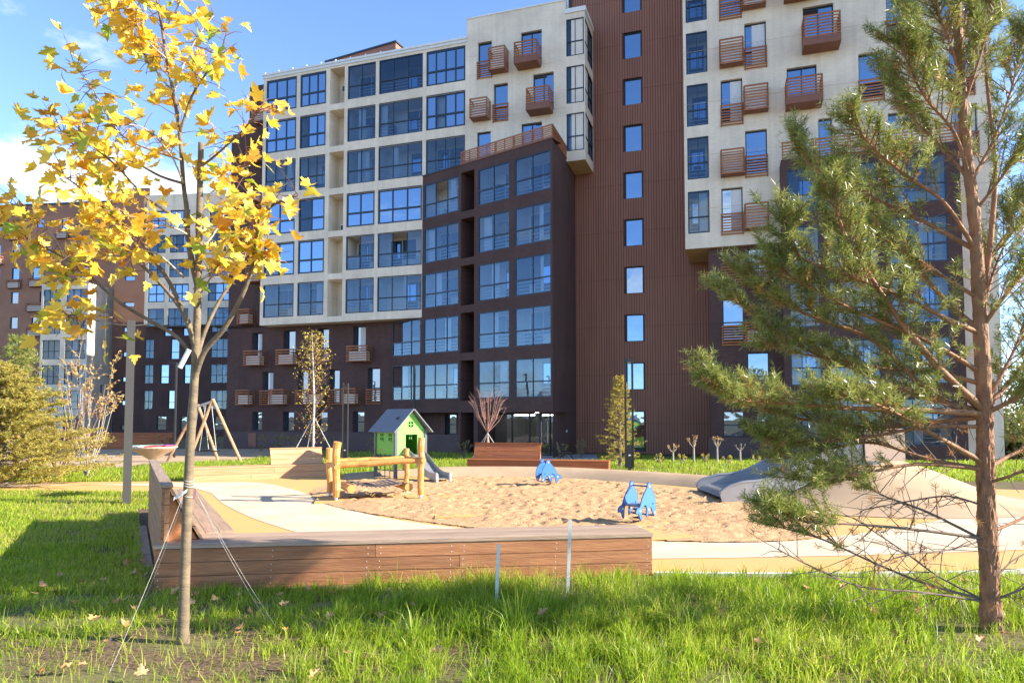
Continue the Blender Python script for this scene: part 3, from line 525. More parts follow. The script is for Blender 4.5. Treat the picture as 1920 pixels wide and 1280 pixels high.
m = MB(); rect(m, 256, 437, 603, 840, Y, [q[:4] for q in ws] + pw); m.build('wall', MAT['darkbrick'], far)
for a, b, c, d, n in ws: loggia(Matrix.Translation((0, Y, 0)), fx(a, Y), fx(b, Y), fz(d, Y), fz(c, Y), n, parent=far)
for q in pw: fwin(*q, Y, split=.35)
Y = 80; ws = []
for r_ in range(5):
    y0 = 390 + 46.5 * r_
    for a, b, n in ((262, 296, 2), (304, 345, 3), (384, 430, 3)): ws.append((a, b, y0, y0 + 34, n))
m = MB(); rect(m, 255, 437, 360, 607, Y, [q[:4] for q in ws], .2); m.quad((fx(255, Y), Y, fz(607, Y)), (fx(437, Y), Y, fz(607, Y)), (fx(437, Y), Y + 1, fz(607, Y)), (fx(255, Y), Y + 1, fz(607, Y))); m.quad((fx(255, Y), Y, fz(360, Y)), (fx(437, Y), Y, fz(360, Y)), (fx(437, Y), Y + 9, fz(360, Y)), (fx(255, Y), Y + 9, fz(360, Y))); m.build('wall', MAT['cream'], far)
for a, b, c, d, n in ws: loggia(Matrix.Translation((0, Y, 0)), fx(a, Y), fx(b, Y), fz(d, Y), fz(c, Y), n, parent=far, style=1 if rnd.random() < .5 else 0)
MB().box(fx(178, Y), fx(345, Y), Y + 5, Y + 12, fz(390, Y), fz(338, Y)).build('roof_stair_house', MAT['farbrown'], far)
MB().box(fx(412, Y), fx(436, Y), Y + 2, Y + 3.5, fz(362, Y), fz(350, Y)).box(fx(410, Y), fx(438, Y), Y + 1.9, Y + 3.6, fz(350, Y), fz(348, Y)).build('chimney', MAT['cream'], far)

# movement joints at each storey and rain pipes
jm = lambda L_: shared(('joint', L_), lambda: MB().box(0, L_, -.004, .0, 0, .018).mesh('joint', MAT['soffit']))
for z in (18.75, 21.85, 24.95): obj('joint', jm(6.8), bld, T(FL, 3.26, 0, z))
for z in (14.05, 17.2, 20.3, 23.45, 26.6): obj('joint', jm(15.4), bld, T(FR, 17.6, 0, z))
for z in (11.9, 15.0, 18.05, 21.15, 24.25): obj('joint', jm(13.1), bld, T(FL, -13.2, 0, z - .28)) if z < 18 else obj('joint', jm(16.3), bld, T(FL, -13.2, 0, z - .28))

# unseen added rear mass, its left part stretched to shade the far building
m = MB(); m.box(-16.9, -2.0, 3.0, 31.0, GB, 27.4); m.box(-2.0, 9.6, 3.0, 18.0, GB, 27.4); m.box(9.8, 18.7, 3.2, 17, GB, 35.9); m.box(18.9, 33.0, .9, 17, GB, 35.9); m.build('rear_shade_mass', MAT['darkbrick'], bld, FL)
# ------------------------------------------------------------------ playground surfaces
def smooth_poly(pts, n=6):
    out = []; k = len(pts)
    for i in range(k):
        p0, p1, p2, p3 = [Vector(pts[(i + j - 1) % k]) for j in range(4)]
        for j in range(n):
            t = j / n; out.append(tuple(.5 * ((2 * p1) + (p2 - p0) * t + (2 * p0 - 5 * p1 + 4 * p2 - p3) * t * t + (3 * p1 - p0 - 3 * p2 + p3) * t ** 3)))
    return out
def smooth_line(pts, n=8):
    out = []; k = len(pts); g_ = lambda i: Vector(pts[min(max(i, 0), k - 1)])
    for i in range(k - 1):
        p0, p1, p2, p3 = g_(i - 1), g_(i), g_(i + 1), g_(i + 2)
        for j in range(n):
            t = j / n; out.append(.5 * ((2 * p1) + (p2 - p0) * t + (2 * p0 - 5 * p1 + 4 * p2 - p3) * t * t + (3 * p1 - p0 - 3 * p2 + p3) * t ** 3))
    return out + [Vector(pts[-1])]
pad = [(-4.3, 8.2), (1.8, 8.78), (4, 8.75), (7, 9.0), (12, 10.2), (18, 12.5), (18, 17), (13, 19), (9.5, 21), (6.2, 23.3), (2, 24.3), (-2, 24.7), (-6, 23.2), (-9, 21.4), (-16, 20.6), (-16, 18.8), (-9.5, 18.2), (-7.4, 15)]
kind(MB().slab(pad, -.05, .008).build('rubber_paving_ochre', MAT['rubber_ochre']))
band_o = smooth_line([(-16, 20.4), (-10, 19.6), (-8.1, 18.2), (-6.6, 15.7), (-4.7, 13.0), (-2.6, 10.9), (.2, 9.75), (3.3, 9.75), (7, 10.2), (12, 11.2), (18, 13)])
band_i = smooth_line([(-16, 19.0), (-10, 20.6), (-7.9, 20.8), (-6.0, 18.8), (-3.4, 14.6), (-1.4, 12.6), (1, 11.3), (3.8, 10.9), (6.2, 11.9), (12, 15.5), (18, 16.8)])
b = MB(); n = min(len(band_o), len(band_i))
for i in range(n - 1): b.quad((*band_o[i], .014), (*band_o[i + 1], .014), (*band_i[i + 1], .014), (*band_i[i], .014))
kind(b.build('rubber_paving_cream', MAT['rubber_cream']))
k_ = MB()
for p, q in zip(smooth_line([(1.8, 8.70), (4, 8.66), (7, 8.92), (12, 10.1), (18, 12.4)], 6), smooth_line([(1.8, 8.70), (4, 8.66), (7, 8.92), (12, 10.1), (18, 12.4)], 6)[1:]): k_.beam((*p, .0), (*q, .0), .08, .09)
kind(k_.build('kerb', MAT['kerb']))
# sand pit: a bumpy, footprinted sheet
sp = smooth_poly([(-3.5, 14.6), (-1.6, 12.9), (.2, 11.7), (2.3, 11.0), (4.3, 10.95), (5.6, 11.9), (6.4, 14), (6.0, 17), (4.2, 19.9), (1.4, 22.3), (-2, 22.6), (-4.9, 21.6), (-5.4, 18.6), (-4.6, 16.2)])
from mathutils import noise as mn
def inside(x, y, poly):
    c = False; j = len(poly) - 1
    for i in range(len(poly)):
        xi, yi = poly[i]; xj, yj = poly[j]
        if (yi > y) != (yj > y) and x < (xj - xi) * (y - yi) / (yj - yi) + xi: c = not c
        j = i
    return c
def edge_d(x, y, poly): return min((Vector((x, y)) - Vector(p)).length for p in poly)
st = .075; rs = random.Random(3); feet = [(rs.uniform(-5.5, 6.5), rs.uniform(11, 22.5), rs.random() * 6.3, rs.uniform(.6, 1.2)) for _ in range(2600)]
gx = np.arange(-6, 7, st); gy = np.arange(10.6, 23.2, st); XX, YY = np.meshgrid(gx, gy); ZZ = np.zeros_like(XX)
for fxx, fyy, a, s in feet:
    i0 = int((fxx + 6) / st); j0 = int((fyy - 10.6) / st); i1, i2, j1, j2 = max(0, i0 - 4), i0 + 5, max(0, j0 - 4), j0 + 5
    X_ = XX[j1:j2, i1:i2] - fxx; Y_ = YY[j1:j2, i1:i2] - fyy; u = X_ * math.cos(a) + Y_ * math.sin(a); v = -X_ * math.sin(a) + Y_ * math.cos(a); d2 = (u / .10) ** 2 + (v / .055) ** 2
    ZZ[j1:j2, i1:i2] += s * (-.055 * np.exp(-d2) + .026 * np.exp(-(np.sqrt(d2) - 1.7) ** 2 * 3))
g = MB(); idx = {}
pin = np.zeros_like(XX, bool)
spn = np.array(sp)
for j in range(len(gy)):
    for i in range(len(gx)):
        if inside(gx[i], gy[j], sp): pin[j, i] = True
for j in range(len(gy)):
    for i in range(len(gx)):
        if pin[j, i]:
            x, y = gx[i], gy[j]; e = float(np.min(np.hypot(spn[:, 0] - x, spn[:, 1] - y))); f = min(1, e / .8)
            idx[(i, j)] = len(g.v); g.v.append((x, y, .018 + f * (.03 + ZZ[j, i] * .75 + .04 * mn.noise(Vector((x * .8, y * .8, 0))) + .016 * mn.noise(Vector((x * 3.5, y * 3.5, 2))))))
for (i, j) in list(idx):
    if (i + 1, j) in idx and (i, j + 1) in idx and (i + 1, j + 1) in idx: g.f.append((idx[(i, j)], idx[(i + 1, j)], idx[(i + 1, j + 1)], idx[(i, j + 1)])); g.m.append(0)
kind(g.build('sand_pit', MAT['sand'], smooth=True))
# raised rubber rim behind the sand
rim = smooth_line([(-5.5, 22.4), (-2, 23.1), (1.4, 22.85), (4.6, 20.6), (6.5, 18.2), (7.2, 16.5)], 8); m = MB(); prof = [(-.55, .0), (-.3, .13), (0, .24), (.35, .28), (.75, .2), (1.1, .0)]
for i, p in enumerate(rim):
    t = (rim[min(i + 1, len(rim) - 1)] - rim[max(i - 1, 0)]).normalized(); nn = Vector((-t.y, t.x)); fade = min(1, i / 8, )
    for o, z in prof: q = p + nn * o; m.v.append((q.x, q.y, .012 + z * (.35 + .65 * fade)))
k = len(prof)
for i in range(len(rim) - 1):
    for j in range(k - 1): m.f.append((i * k + j, (i + 1) * k + j, (i + 1) * k + j + 1, i * k + j + 1)); m.m.append(0)
kind(m.build('rubber_rim', MAT['rubber_tan'], smooth=True))
for i, (x, y, a, s) in enumerate(((-3.2, 16.2, .25, .62), (-4.1, 16.2, .2, .5), (-3.3, 21.6, .7, .95), (1.05, 19.4, .4, .5), (2.35, 12.6, -.6, .4), (-1.0, 13.9, .1, .55), (2.35, 11.6, .3, .5), (-1.9, 16.6, .3, .62))):
    c, sn = math.cos(a) * s, math.sin(a) * s; kind(MB().slab([(x - c + sn, y - sn - c), (x + c + sn, y + sn - c), (x + c - sn, y + sn + c), (x - c - sn, y - sn + c)], -.05, .055).build('rubber_safety_mat', MAT['rubber_ochre']))
# rubber hill with the slide
m = MB(); hx, hy = 8.6, 16.6; nr, na = 20, 48
def hill(r): return .98 * (1 - sstep(.2, 3.7, r))
for i in range(nr + 1):
    for j in range(na):
        r_ = 3.8 * i / nr; a = 2 * math.pi * j / na; m.v.append((hx + r_ * math.cos(a) * 1.0, hy + r_ * math.sin(a) * .85, .02 + hill(r_)))
for i in range(nr):
    for j in range(na): m.f.append((i * na + j, (i + 1) * na + j, (i + 1) * na + (j + 1) % na, i * na + (j + 1) % na)); m.m.append(0)
kind(m.build('rubber_hill', MAT['rubber_tan'], smooth=True))
sl = root('wide_slide', (4.75, 16.5, 0), 'wide stainless steel slide running down the tan rubber hill', 'slide')
prof = [(0, .16), (.15, .26), (.5, .30), (.9, .34), (1.3, .46), (1.8, .72), (2.4, 1.0), (2.9, 1.18), (3.6, 1.22)]
pr = smooth_line(prof, 4); m = MB(); hw = .95
for (x0, z0), (x1, z1) in zip(pr, pr[1:]): m.quad((x0, -hw, z0), (x1, -hw, z1), (x1, hw, z1), (x0, hw, z0))
m.build('chute', MAT['stainless'], sl, smooth=True)
for s in (-1, 1):
    m = MB(); top = [(x - .06 * (1 - min(1, x * 2)), z + .22 * min(1, .45 + x * 1.2)) for x, z in pr]; bot = [(x, max(.03, z - .30)) for x, z in pr]
    for i in range(len(pr) - 1):
        y0, y1 = s * hw, s * (hw + .05); t0, t1, b0_, b1_ = top[i], top[i + 1], bot[i], bot[i + 1]
        m.quad((t0[0], y0, t0[1]), (t1[0], y0, t1[1]), (b1_[0], y0, b1_[1]), (b0_[0], y0, b0_[1])); m.quad((t0[0], y1, t0[1]), (t1[0], y1, t1[1]), (b1_[0], y1, b1_[1]), (b0_[0], y1, b0_[1]))
    m.build('side_wall', MAT['stainless'], sl, smooth=True)
    MB().tube([(x, s * (hw + .025), z) for x, z in top], .035, 8).build('edge_tube', MAT['stainless'], sl, smooth=True)
m = MB(); m.box(3.2, 3.28, -1.05, 1.05, 1.0, 1.72); m.box(3.2, 4.1, -1.08, -1.0, 1.0, 1.72); m.box(3.2, 4.1, 1.0, 1.08, 1.0, 1.72); m.build('guard_panel', MAT['dish'], sl)
# ------------------------------------------------------------------ timber benches
def P_(o, x, y, z=0): return Matrix.Translation((x, y, z))
def plank_set(o, name, n, L, fn, mt, gap=.006):
    for k in range(n):
        mb = MB(); fn(mb, k); mb.build(name, MAT[mt], o)
def bench(loc, ang, L, D, H, rows, top, front, label, boards=4):
    o = root('timber_bench', (*loc, 0), label, 'bench', 'timber benches round the sand pit', rz=ang)
    MB().box(.03, L - .03, .03, D - .03, .0, H - .04).build('core', MAT['roomdark'], o); hr = (H - .045) / rows
    for k in range(rows):
        cut = L * (.42 + .17 * (k % 2)); 
        for a, b in ((0, cut - .003), (cut + .003, L)): MB().box(a, b, 0, .03, k * hr + .004, (k + 1) * hr - .004).build('front_plank', MAT[front], o)
        MB().box(0, L, D - .03, D, k * hr + .004, (k + 1) * hr - .004).build('rear_plank', MAT[front], o)
        for x in (0, L - .028): MB().box(x - (.002 if x == 0 else 0), x + .028 + (.002 if x else 0), .031, D - .031, k * hr + .004, (k + 1) * hr - .004).build('end_plank', MAT[front], o)
    bw = (D + .03) / boards
    for k in range(boards): MB().box(-.015, L + .015, -.015 + k * bw + .003, -.015 + (k + 1) * bw - .003, H - .042, H).build('seat_plank', MAT[top], o)
    return o
def backrest(o, x0, x1, y0, h0, h1, lean, n, mt, end='ply', vertical=False):
    'leaning plank back on wedge ends; y0 = rear edge, leaning planks fall toward the seat'
    sl_ = (h1 - h0) / n
    for k in range(n):
        a, b_ = h0 + k * sl_ + .004, h0 + (k + 1) * sl_ - .004; f = lambda z: y0 - .05 - lean * (1 - (z - h0) / (h1 - h0))
        MB().add([(x, f(z) + d, z) for x in (x0, x1) for z in (a, b_) for d in (0, .035)], [(0, 1, 3, 2), (4, 6, 7, 5), (0, 4, 5, 1), (2, 3, 7, 6), (0, 2, 6, 4), (1, 5, 7, 3)]).build('back_plank', MAT[mt], o)
        if vertical: MB().box(x0, x1, y0, y0 + .035, a, b_).build('outer_plank', MAT[mt], o)
    for x in (x0 + .02, x1 - .04): MB().add([(x + d, y, z) for d in (0, .02) for y, z in ((y0 - .03 - lean, h0), (y0 - .002, h0), (y0 - .002, h1 - .01), (y0 - .04, h1 - .01))], [(0, 1, 2, 3), (7, 6, 5, 4), (0, 4, 5, 1), (1, 5, 6, 2), (2, 6, 7, 3), (3, 7, 4, 0)]).build('wedge_end', MAT[end], o)
    MB().box(x0 - .01, x1 + .01, y0 - .075, y0 + .05, h1 - .005, h1 + .035).build('cap_plank', MAT[mt], o)
f_ang = math.atan2(.81, 5.88)
fb = bench((-4.11, 7.93), f_ang, 5.94, .72, .52, 3, 'plank_grey', 'plank', 'long low timber bench nearest the camera, along the front of the playground', 5)
scr = MB().tube([(0, -.003, 0), (0, .002, 0)], .006, 6).mesh('screw', MAT['bolt'])
for x in (.05, 1.3, 2.4, 2.55, 3.4, 3.55, 4.7, 5.88):
    for z in (.05, .12, .20, .27, .36, .43): obj('screw', scr, fb, Matrix.Translation((x + .01 * math.sin(z * 90), 0, z)))
dl = Vector((-.489, .872)); 
def left_bench():
    # local x along dl (away from the camera), local y to the left (outer side)
    o = root('timber_bench', (-4.08, 8.0, 0), 'timber bench on the left with a tall wedge-shaped plank back, receding from the camera', 'bench', 'timber benches round the sand pit', rz=math.atan2(dl.y, dl.x))
    L = 6.6; yi, yo = -.86, 0; H = .52
    MB().box(.75, L - .03, yi + .03, yo - .04, 0, H - .04).build('core', MAT['roomdark'], o)
    for k in range(3):
        z0, z1 = k * .158 + .004, (k + 1) * .158 - .004
        MB().box(.5, L, yi, yi + .03, z0, z1).build('front_plank', MAT['plank'], o); MB().box(L - .03, L, yi + .031, yo - .031, z0, z1).build('end_plank', MAT['plank'], o)
    for k in range(5): a = yi - .015 + k * .17; MB().box(.62, L + .01, a + .003, a + .167, H - .042, H + .004).build('seat_plank', MAT['plank_grey'], o)
    for k in range(6):
        z0, z1 = k * .195 + .004, (k + 1) * .195 - .004; MB().box(.0, 5.35, yo - .034, yo, z0, z1).build('outer_plank', MAT['plank'], o)
    n = 4; h0, h1 = .525, 1.17; lean = .36
    for k in range(n):
        a, b_ = h0 + k * .161 + .004, h0 + (k + 1) * .161 - .004; f = lambda z: yo - .07 - lean * (1 - (z - h0) / (h1 - h0))
        MB().add([(x, f(z) - d, z) for x in (.1, 5.35) for z in (a, b_) for d in (0, .035)], [(0, 1, 3, 2), (4, 6, 7, 5), (0, 4, 5, 1), (2, 3, 7, 6), (0, 2, 6, 4), (1, 5, 7, 3)]).build('back_plank', MAT['plank_pale'], o)
    for x in (.16, 5.3): MB().add([(x + d, y, z) for d in (0, .02) for y, z in ((yo - .04 - lean, h0), (yo - .036, h0), (yo - .036, h1 - .01), (yo - .07, h1 - .01))], [(0, 1, 2, 3), (7, 6, 5, 4), (0, 4, 5, 1), (1, 5, 6, 2), (2, 6, 7, 3), (3, 7, 4, 0)]).build('wedge_end', MAT['ply'], o)
    for k in range(3): MB().box(.1, .158, yo - .09, yo - .036, h0 + k * .215 + .003, h0 + (k + 1) * .215 - .003).build('end_post', MAT['plank_pale'], o)
    MB().box(-.01, 5.37, yo - .12, yo + .012, h1, h1 + .035).build('cap_plank', MAT['plank_grey'], o)
    for k in range(7): MB().box(.02 + k * .75, .02 + k * .75 + .73, .03, .22, 0, .02).build('ground_plank', MAT['plank_grey'], o)
left_bench()
v = Vector((3.55, 1.95)); b2 = bench((-9.75, 20.95), math.atan2(v.y, v.x), v.length, .7, .42, 2, 'plank_pale', 'plank_pale', 'pale timber bench beyond the log bridge, behind the maple trunk', 4)
backrest(b2, 2.35, v.length - .02, .68, .425, .92, .24, 3, 'plank_pale', 'plank_pale')
v = Vector((4.95, -1.1)); b3 = bench((-1.62, 24.75), math.atan2(v.y, v.x), v.length, .7, .44, 3, 'plank_red', 'plank_red', 'red-brown timber bench at the back of the sand pit with a half-length plank back', 4)
backrest(b3, .12, 2.6, .68, .445, .98, .22, 4, 'plank_red', 'plank_pale')
for o_ in (b3,): o_.location.z = .02
# ------------------------------------------------------------------ log bridge
lg = root('log_bridge', (-3.2, 16.6, .02), 'playground bridge of orange round logs with a rope net walkway', 'climbing bridge')
o0 = Vector((3.2, -16.6, 0))
rl = random.Random(5)
def logtube(mb, a, b, r0, r1, n=10, wob=.018, k=8):
    a, b = Vector(a), Vector(b); pts = []; rr = []
    for i in range(k + 1):
        t = i / k; pts.append(a.lerp(b, t) + Vector((rl.uniform(-wob, wob), rl.uniform(-wob, wob), rl.uniform(-wob, wob) * .5))); rr.append((r0 * (1 - t) + r1 * t) * rl.uniform(.95, 1.05))
    return mb.tube(pts, rr, n)
posts = [((-4.09, 15.97), 1.38, .095), ((-2.18, 16.37), 1.46, .08), ((-4.45, 16.75), 1.2, .08), ((-2.68, 17.45), 1.16, .07)]
for (x, y), h, r_ in posts:
    p = Vector((x, y, 0)) + o0; lx = rl.uniform(-.03, .03)
    pp = logtube(MB(), p + Vector((0, 0, .12)), p + Vector((lx, 0, h)), r_ * .92, r_).build('post', MAT['log'], lg, smooth=False)
    MB().tube([p + Vector((0, 0, -.02)), p + Vector((0, 0, .16))], .045, 10).build('steel_foot', MAT['galv'], pp, smooth=True)
def lp(i, z): return Vector((posts[i][0][0], posts[i][0][1], z)) + o0
def beam(a, b, z0, z1, r_, ext=.18):
    A_, B_ = lp(a, z0), lp(b, z1); d = (B_ - A_).normalized(); logtube(MB(), A_ - d * ext, B_ + d * ext, r_, r_ * .85, wob=.03).build('beam', MAT['log'], lg, smooth=False)
beam(0, 1, .84, .93, .075, -.02); beam(2, 3, .88, .94, .06, .1); beam(0, 2, .82, .82, .07, .2); beam(1, 3, .93, .93, .06, .16)
for a, b in ((0, 2), (1, 3)): A_, B_ = lp(a, .3), lp(b, .3); sh = Vector((.32 if a == 0 else -.32, .06, 0)); d = (B_ - A_).normalized(); logtube(MB(), A_ + sh - d * .1, B_ + sh + d * .1, .10, .09, wob=.01).build('threshold_log', MAT['log'], lg)
A0, A1, C0, C1 = lp(0, .4) + Vector((.4, .1, 0)), lp(2, .4) + Vector((.4, .05, 0)), lp(1, .4) + Vector((-.4, 0, 0)), lp(3, .4) + Vector((-.4, 0, 0))
for k in range(11):
    t = (k + .5) / 11; a = A0.lerp(C0, t); b = A1.lerp(C1, t); sag = -.09 * math.sin(math.pi * t); a.z += sag; b.z += sag
    mb = MB(); mb.beam(a, b, .13, .025); mb.build('walkway_board', MAT['plank_grey'], lg)
for s0, s1 in ((A0, C0), (A1, C1), (A0.lerp(A1, .5), C0.lerp(C1, .5))): MB().tube([s0.lerp(s1, t / 8) + Vector((0, 0, .02 - .09 * math.sin(math.pi * t / 8))) for t in range(9)], .012, 5).build('rope', MAT['rope'], lg)
# ------------------------------------------------------------------ playhouse
ex = Vector((.75, .66)).normalized(); ph = root('playhouse', (-3.63, 21.36, .05), 'green playhouse on grey posts with a small slide', 'playhouse', rz=math.atan2(ex.y, ex.x))
W_, D_ = 1.1, 1.2; FZ = .76; EV = 1.52; PK = 2.15
for x in (0, W_):
    for y in (0, D_): MB().box(x - .045, x + .045, y - .045, y + .045, -.1, EV + (.05 if y == 0 else .1)).build('post', MAT['postgrey'], ph)
MB().box(.0, W_, .0, D_, FZ - .05, FZ).build('floor', MAT['postgrey'], ph)
def gable(y, mt, door):
    m = MB(); n = 20; dw0, dw1, dh = .36, .80, FZ + .62
    if door:
        m.wall(.03, W_ - .03, FZ - .02, EV, [(dw0, dw1, FZ - .02, dh)], .02, y); m.wall(.03, W_ - .03, FZ - .02, EV, [(dw0, dw1, FZ - .02, dh)], .02, y + .02)
    else: m.box(.03, W_ - .03, y, y + .02, FZ - .02, EV)
    cx, cz, r_ = W_ / 2, EV + .18, .105; tri = [(.03, EV), (W_ - .03, EV), (W_ / 2, PK)]
    ring = [(cx + r_ * math.cos(2 * math.pi * i / n), cz + r_ * math.sin(2 * math.pi * i / n)) for i in range(n)]
    outer = []
    for i in range(n):
        a = 2 * math.pi * i / n; d = Vector((math.cos(a), math.sin(a))); best = 9
        for (p, q) in ((tri[0], tri[1]), (tri[1], tri[2]), (tri[2], tri[0])):
            e_ = Vector(q) - Vector(p); den = d.x * e_.y - d.y * e_.x
            if abs(den) > 1e-6:
                f_ = Vector(p) - Vector((cx, cz)); t = (f_.x * e_.y - f_.y * e_.x) / den
                if t > 0: best = min(best, t)
        outer.append((cx + d.x * best, cz + d.y * best))
    for yy in (y, y + .02):
        for i in range(n): j = (i + 1) % n; m.quad((ring[i][0], yy, ring[i][1]), (ring[j][0], yy, ring[j][1]), (outer[j][0], yy, outer[j][1]), (outer[i][0], yy, outer[i][1]))
        for c in (0, 2): p = tri[c]; pass
        m.add([(W_ / 2, yy, PK), (outer[4][0], yy, outer[4][1]), (outer[5][0], yy, outer[5][1]), (outer[6][0], yy, outer[6][1])], [(0, 1, 2, 3)])
        m.add([(.03, yy, EV), (outer[12][0], yy, outer[12][1]), (outer[13][0], yy, outer[13][1]), (outer[14][0], yy, outer[14][1])], [(0, 1, 2, 3)]); m.add([(W_ - .03, yy, EV), (outer[18][0], yy, outer[18][1]), (outer[17][0], yy, outer[17][1]), (outer[16][0], yy, outer[16][1])], [(0, 1, 2, 3)])
    gw_ = m.build('gable_wall', MAT[mt], ph)
    MB().box(cx - .012, cx + .012, y + .003, y + .017, cz - r_, cz + r_).box(cx - r_, cx + r_, y + .004, y + .016, cz - .012, cz + .012).build('window_cross', MAT[mt], gw_)
gable(-.01, 'green_light', True); gable(D_ - .01, 'green_dark', False)
for x, s in ((-.01, 1), (W_ - .01, -1)):
    m = MB(); hl_ = []
    for yc in (.32, .82):
        for dy in (-.06, .06):
            for zc in (1.24, 1.36): hl_.append((yc + dy - .045, yc + dy + .045, zc - .045, zc + .045))
    Mw = Matrix.Rotation(R(90), 4, 'Z'); m.wall(.05, D_ - .05, FZ - .02, EV + .03, hl_, -.02, -x); m.wall(.05, D_ - .05, FZ - .02, EV + .03, [q for q in hl_], .0, -x - .02)
    sw = m.build('side_wall', MAT['green_mid'], ph, Mw)
    for yc in (.32, .82): MB().box(yc - .12, yc + .12, -x + .01, -x + .03, 1.15, 1.18).build('window_sill', MAT['green_mid'], sw)
MB().box(.30, .42, -.013, -.0105, .86, .91).build('maker_plate', MAT['red'], ph, Matrix.Rotation(R(90), 4, 'Z') @ Matrix.Translation((.5, .025, 0)))
for s in (-1, 1):
    x_e = W_ / 2 + s * (W_ / 2 + .16); z_e = EV - .08; m = MB(); d = Vector((x_e - W_ / 2, 0, z_e - PK - .02)); nn = Vector((-d.z * s, 0, d.x * s)).normalized() * .03
    a, b_ = Vector((W_ / 2, -.2, PK + .02)), Vector((x_e, -.2, z_e)); y2 = Vector((0, D_ + .4, 0))
    m.add([a, b_, b_ + y2, a + y2, a + nn, b_ + nn, b_ + nn + y2, a + nn + y2], [(0, 1, 2, 3), (7, 6, 5, 4), (0, 4, 5, 1), (1, 5, 6, 2), (2, 6, 7, 3), (3, 7, 4, 0)]); rf = m.build('roof', MAT['roofgrey'], ph)
    if s < 0: c = a.lerp(b_, .45) + Vector((0, .45, 0)) + nn; MB().add([c + Vector((-.05, -.06, .0)), c + Vector((.05, -.06, .07)), c + Vector((.05, .06, .07)), c + Vector((-.05, .06, 0))], [(0, 1, 2, 3)]).build('vent', MAT['black'], rf, Matrix.Translation((0, 0, .01)))
pr = smooth_line([(.0, FZ), (.25, FZ - .02), (.6, .58), (1.0, .30), (1.35, .14), (1.75, .10)], 4); cx = .58; m = MB()
for (y0, z0), (y1, z1) in zip(pr, pr[1:]): m.quad((cx - .24, -y0, z0), (cx + .24, -y0, z0), (cx + .24, -y1, z1), (cx - .24, -y1, z1))
ch = m.build('slide', MAT['stainless'], ph, smooth=True)
for s in (-1, 1):
    m = MB(); x = cx + s * .24
    for (y0, z0), (y1, z1) in zip(pr, pr[1:]): m.quad((x, -y0, z0 - .05), (x, -y1, z1 - .05), (x, -y1, z1 + .16), (x, -y0, z0 + .16 + .25 * max(0, .3 - y0))); m.quad((x + s * .02, -y0, z0 - .05), (x + s * .02, -y1, z1 - .05), (x + s * .02, -y1, z1 + .16), (x + s * .02, -y0, z0 + .16 + .25 * max(0, .3 - y0))); m.quad((x, -y0, z0 + .16 + .25 * max(0, .3 - y0)), (x + s * .02, -y0, z0 + .16 + .25 * max(0, .3 - y0)), (x + s * .02, -y1, z1 + .16), (x, -y1, z1 + .16))
    m.build('slide_side', MAT['stainless'], ch)
    MB().prism([(-.03, 0), (.03, 0), (.03, .24), (-.03, .3)], -1.78, -1.72, M=Matrix.Translation((x, 0, 0))).build('slide_foot', MAT['galv'], ch)
for z in (.25, .5): MB().tube([(-.02, .05, z), (-.02, D_ - .05, z)], .012, 5).build('climbing_rope', MAT['rope'], ph)
for y in (.3, .6, .9): MB().tube([(-.02, y, .0), (-.02, y, FZ)], .012, 5).build('climbing_rope', MAT['rope'], ph)
# ------------------------------------------------------------------ dolphin spring riders
DOL = smooth_poly([(.66, .06), (.71, .07), (.74, .2), (.73, .36), (.685, .50), (.61, .60), (.575, .66), (.56, .73), (.50, .765), (.44, .73), (.43, .66), (.35, .58), (.26, .47), (.19, .35), (.145, .265), (.05, .235), (.0, .17), (.03, .13), (.10, .13), (.145, .03), (.19, -.02), (.215, .02), (.215, .12), (.245, .23), (.32, .29), (.38, .27), (.40, .18), (.385, .07), (.42, .05), (.47, .13), (.52, .22), (.575, .22), (.60, .15)], 3)
def dolphin(loc, ang, label, mirror=False, gapw=.46):
    o = root('spring_rider', loc, label, 'spring rider', 'blue dolphin spring riders in the sand', rz=ang); sx = -1 if mirror else 1
    for s in (-1, 1):
        poly = [(sx * (x - .38), z + .14) for x, z in DOL]; y = s * gapw / 2
        pn = MB().prism(poly, y - .011, y + .011).build('dolphin_panel', MAT['blue'], o)
        MB().tube([(p[0], y, p[1]) for p in poly + poly[:1]], .014, 4, cap=False).build('panel_edge', MAT['blue_edge'], pn)
        MB().tube([(sx * (.635 - .38), y - .016, .14 + .30), (sx * (.635 - .38), y + .016, .14 + .30)], .02, 8).build('eye', MAT['blue_edge'], pn)
        for bx, bz in ((.15, .19), (.46, .19), (.50, .68), (.70, .1)): MB().tube([(sx * (bx - .38), y - .022, .14 + bz), (sx * (bx - .38), y + .022, .14 + bz)], .024, 8).build('bolt', MAT['bolt'], pn)
    MB().box(-.2, .14, -gapw / 2 + .012, gapw / 2 - .012, .40, .43).build('seat', MAT['postgrey'], o)
    MB().tube([(sx * .12, -gapw / 2, .82), (sx * .12, gapw / 2, .82)], .016, 8).build('handle', MAT['blue_edge'], o, smooth=True)
    MB().tube([(sx * .08, -gapw / 2, .22), (sx * .08, gapw / 2, .22)], .016, 8).tube([(sx * .3, -gapw / 2, .18), (sx * .3, gapw / 2, .18)], .016, 8).build('footrest', MAT['blue_edge'], o, smooth=True)
    MB().tube([(.085 * math.cos(t * .7), .085 * math.sin(t * .7), .02 + .36 * t / 36) for t in range(37)], .016, 6).build('spring', MAT['rope'], o, smooth=True)
    MB().box(-.12, .12, -.12, .12, .37, .4).build('mounting_plate', MAT['galv'], o); return o
d1 = dolphin((2.3, 12.65, .03), math.atan2(.70, .71), 'larger-looking blue dolphin spring rider just behind the front bench')
d2 = dolphin((1.03, 19.4, .03), math.atan2(.42, .9), 'blue dolphin spring rider farther back, in front of the red-brown bench', True, .42)
for d in (d1, d2): d.scale = (.84, .84, .84)
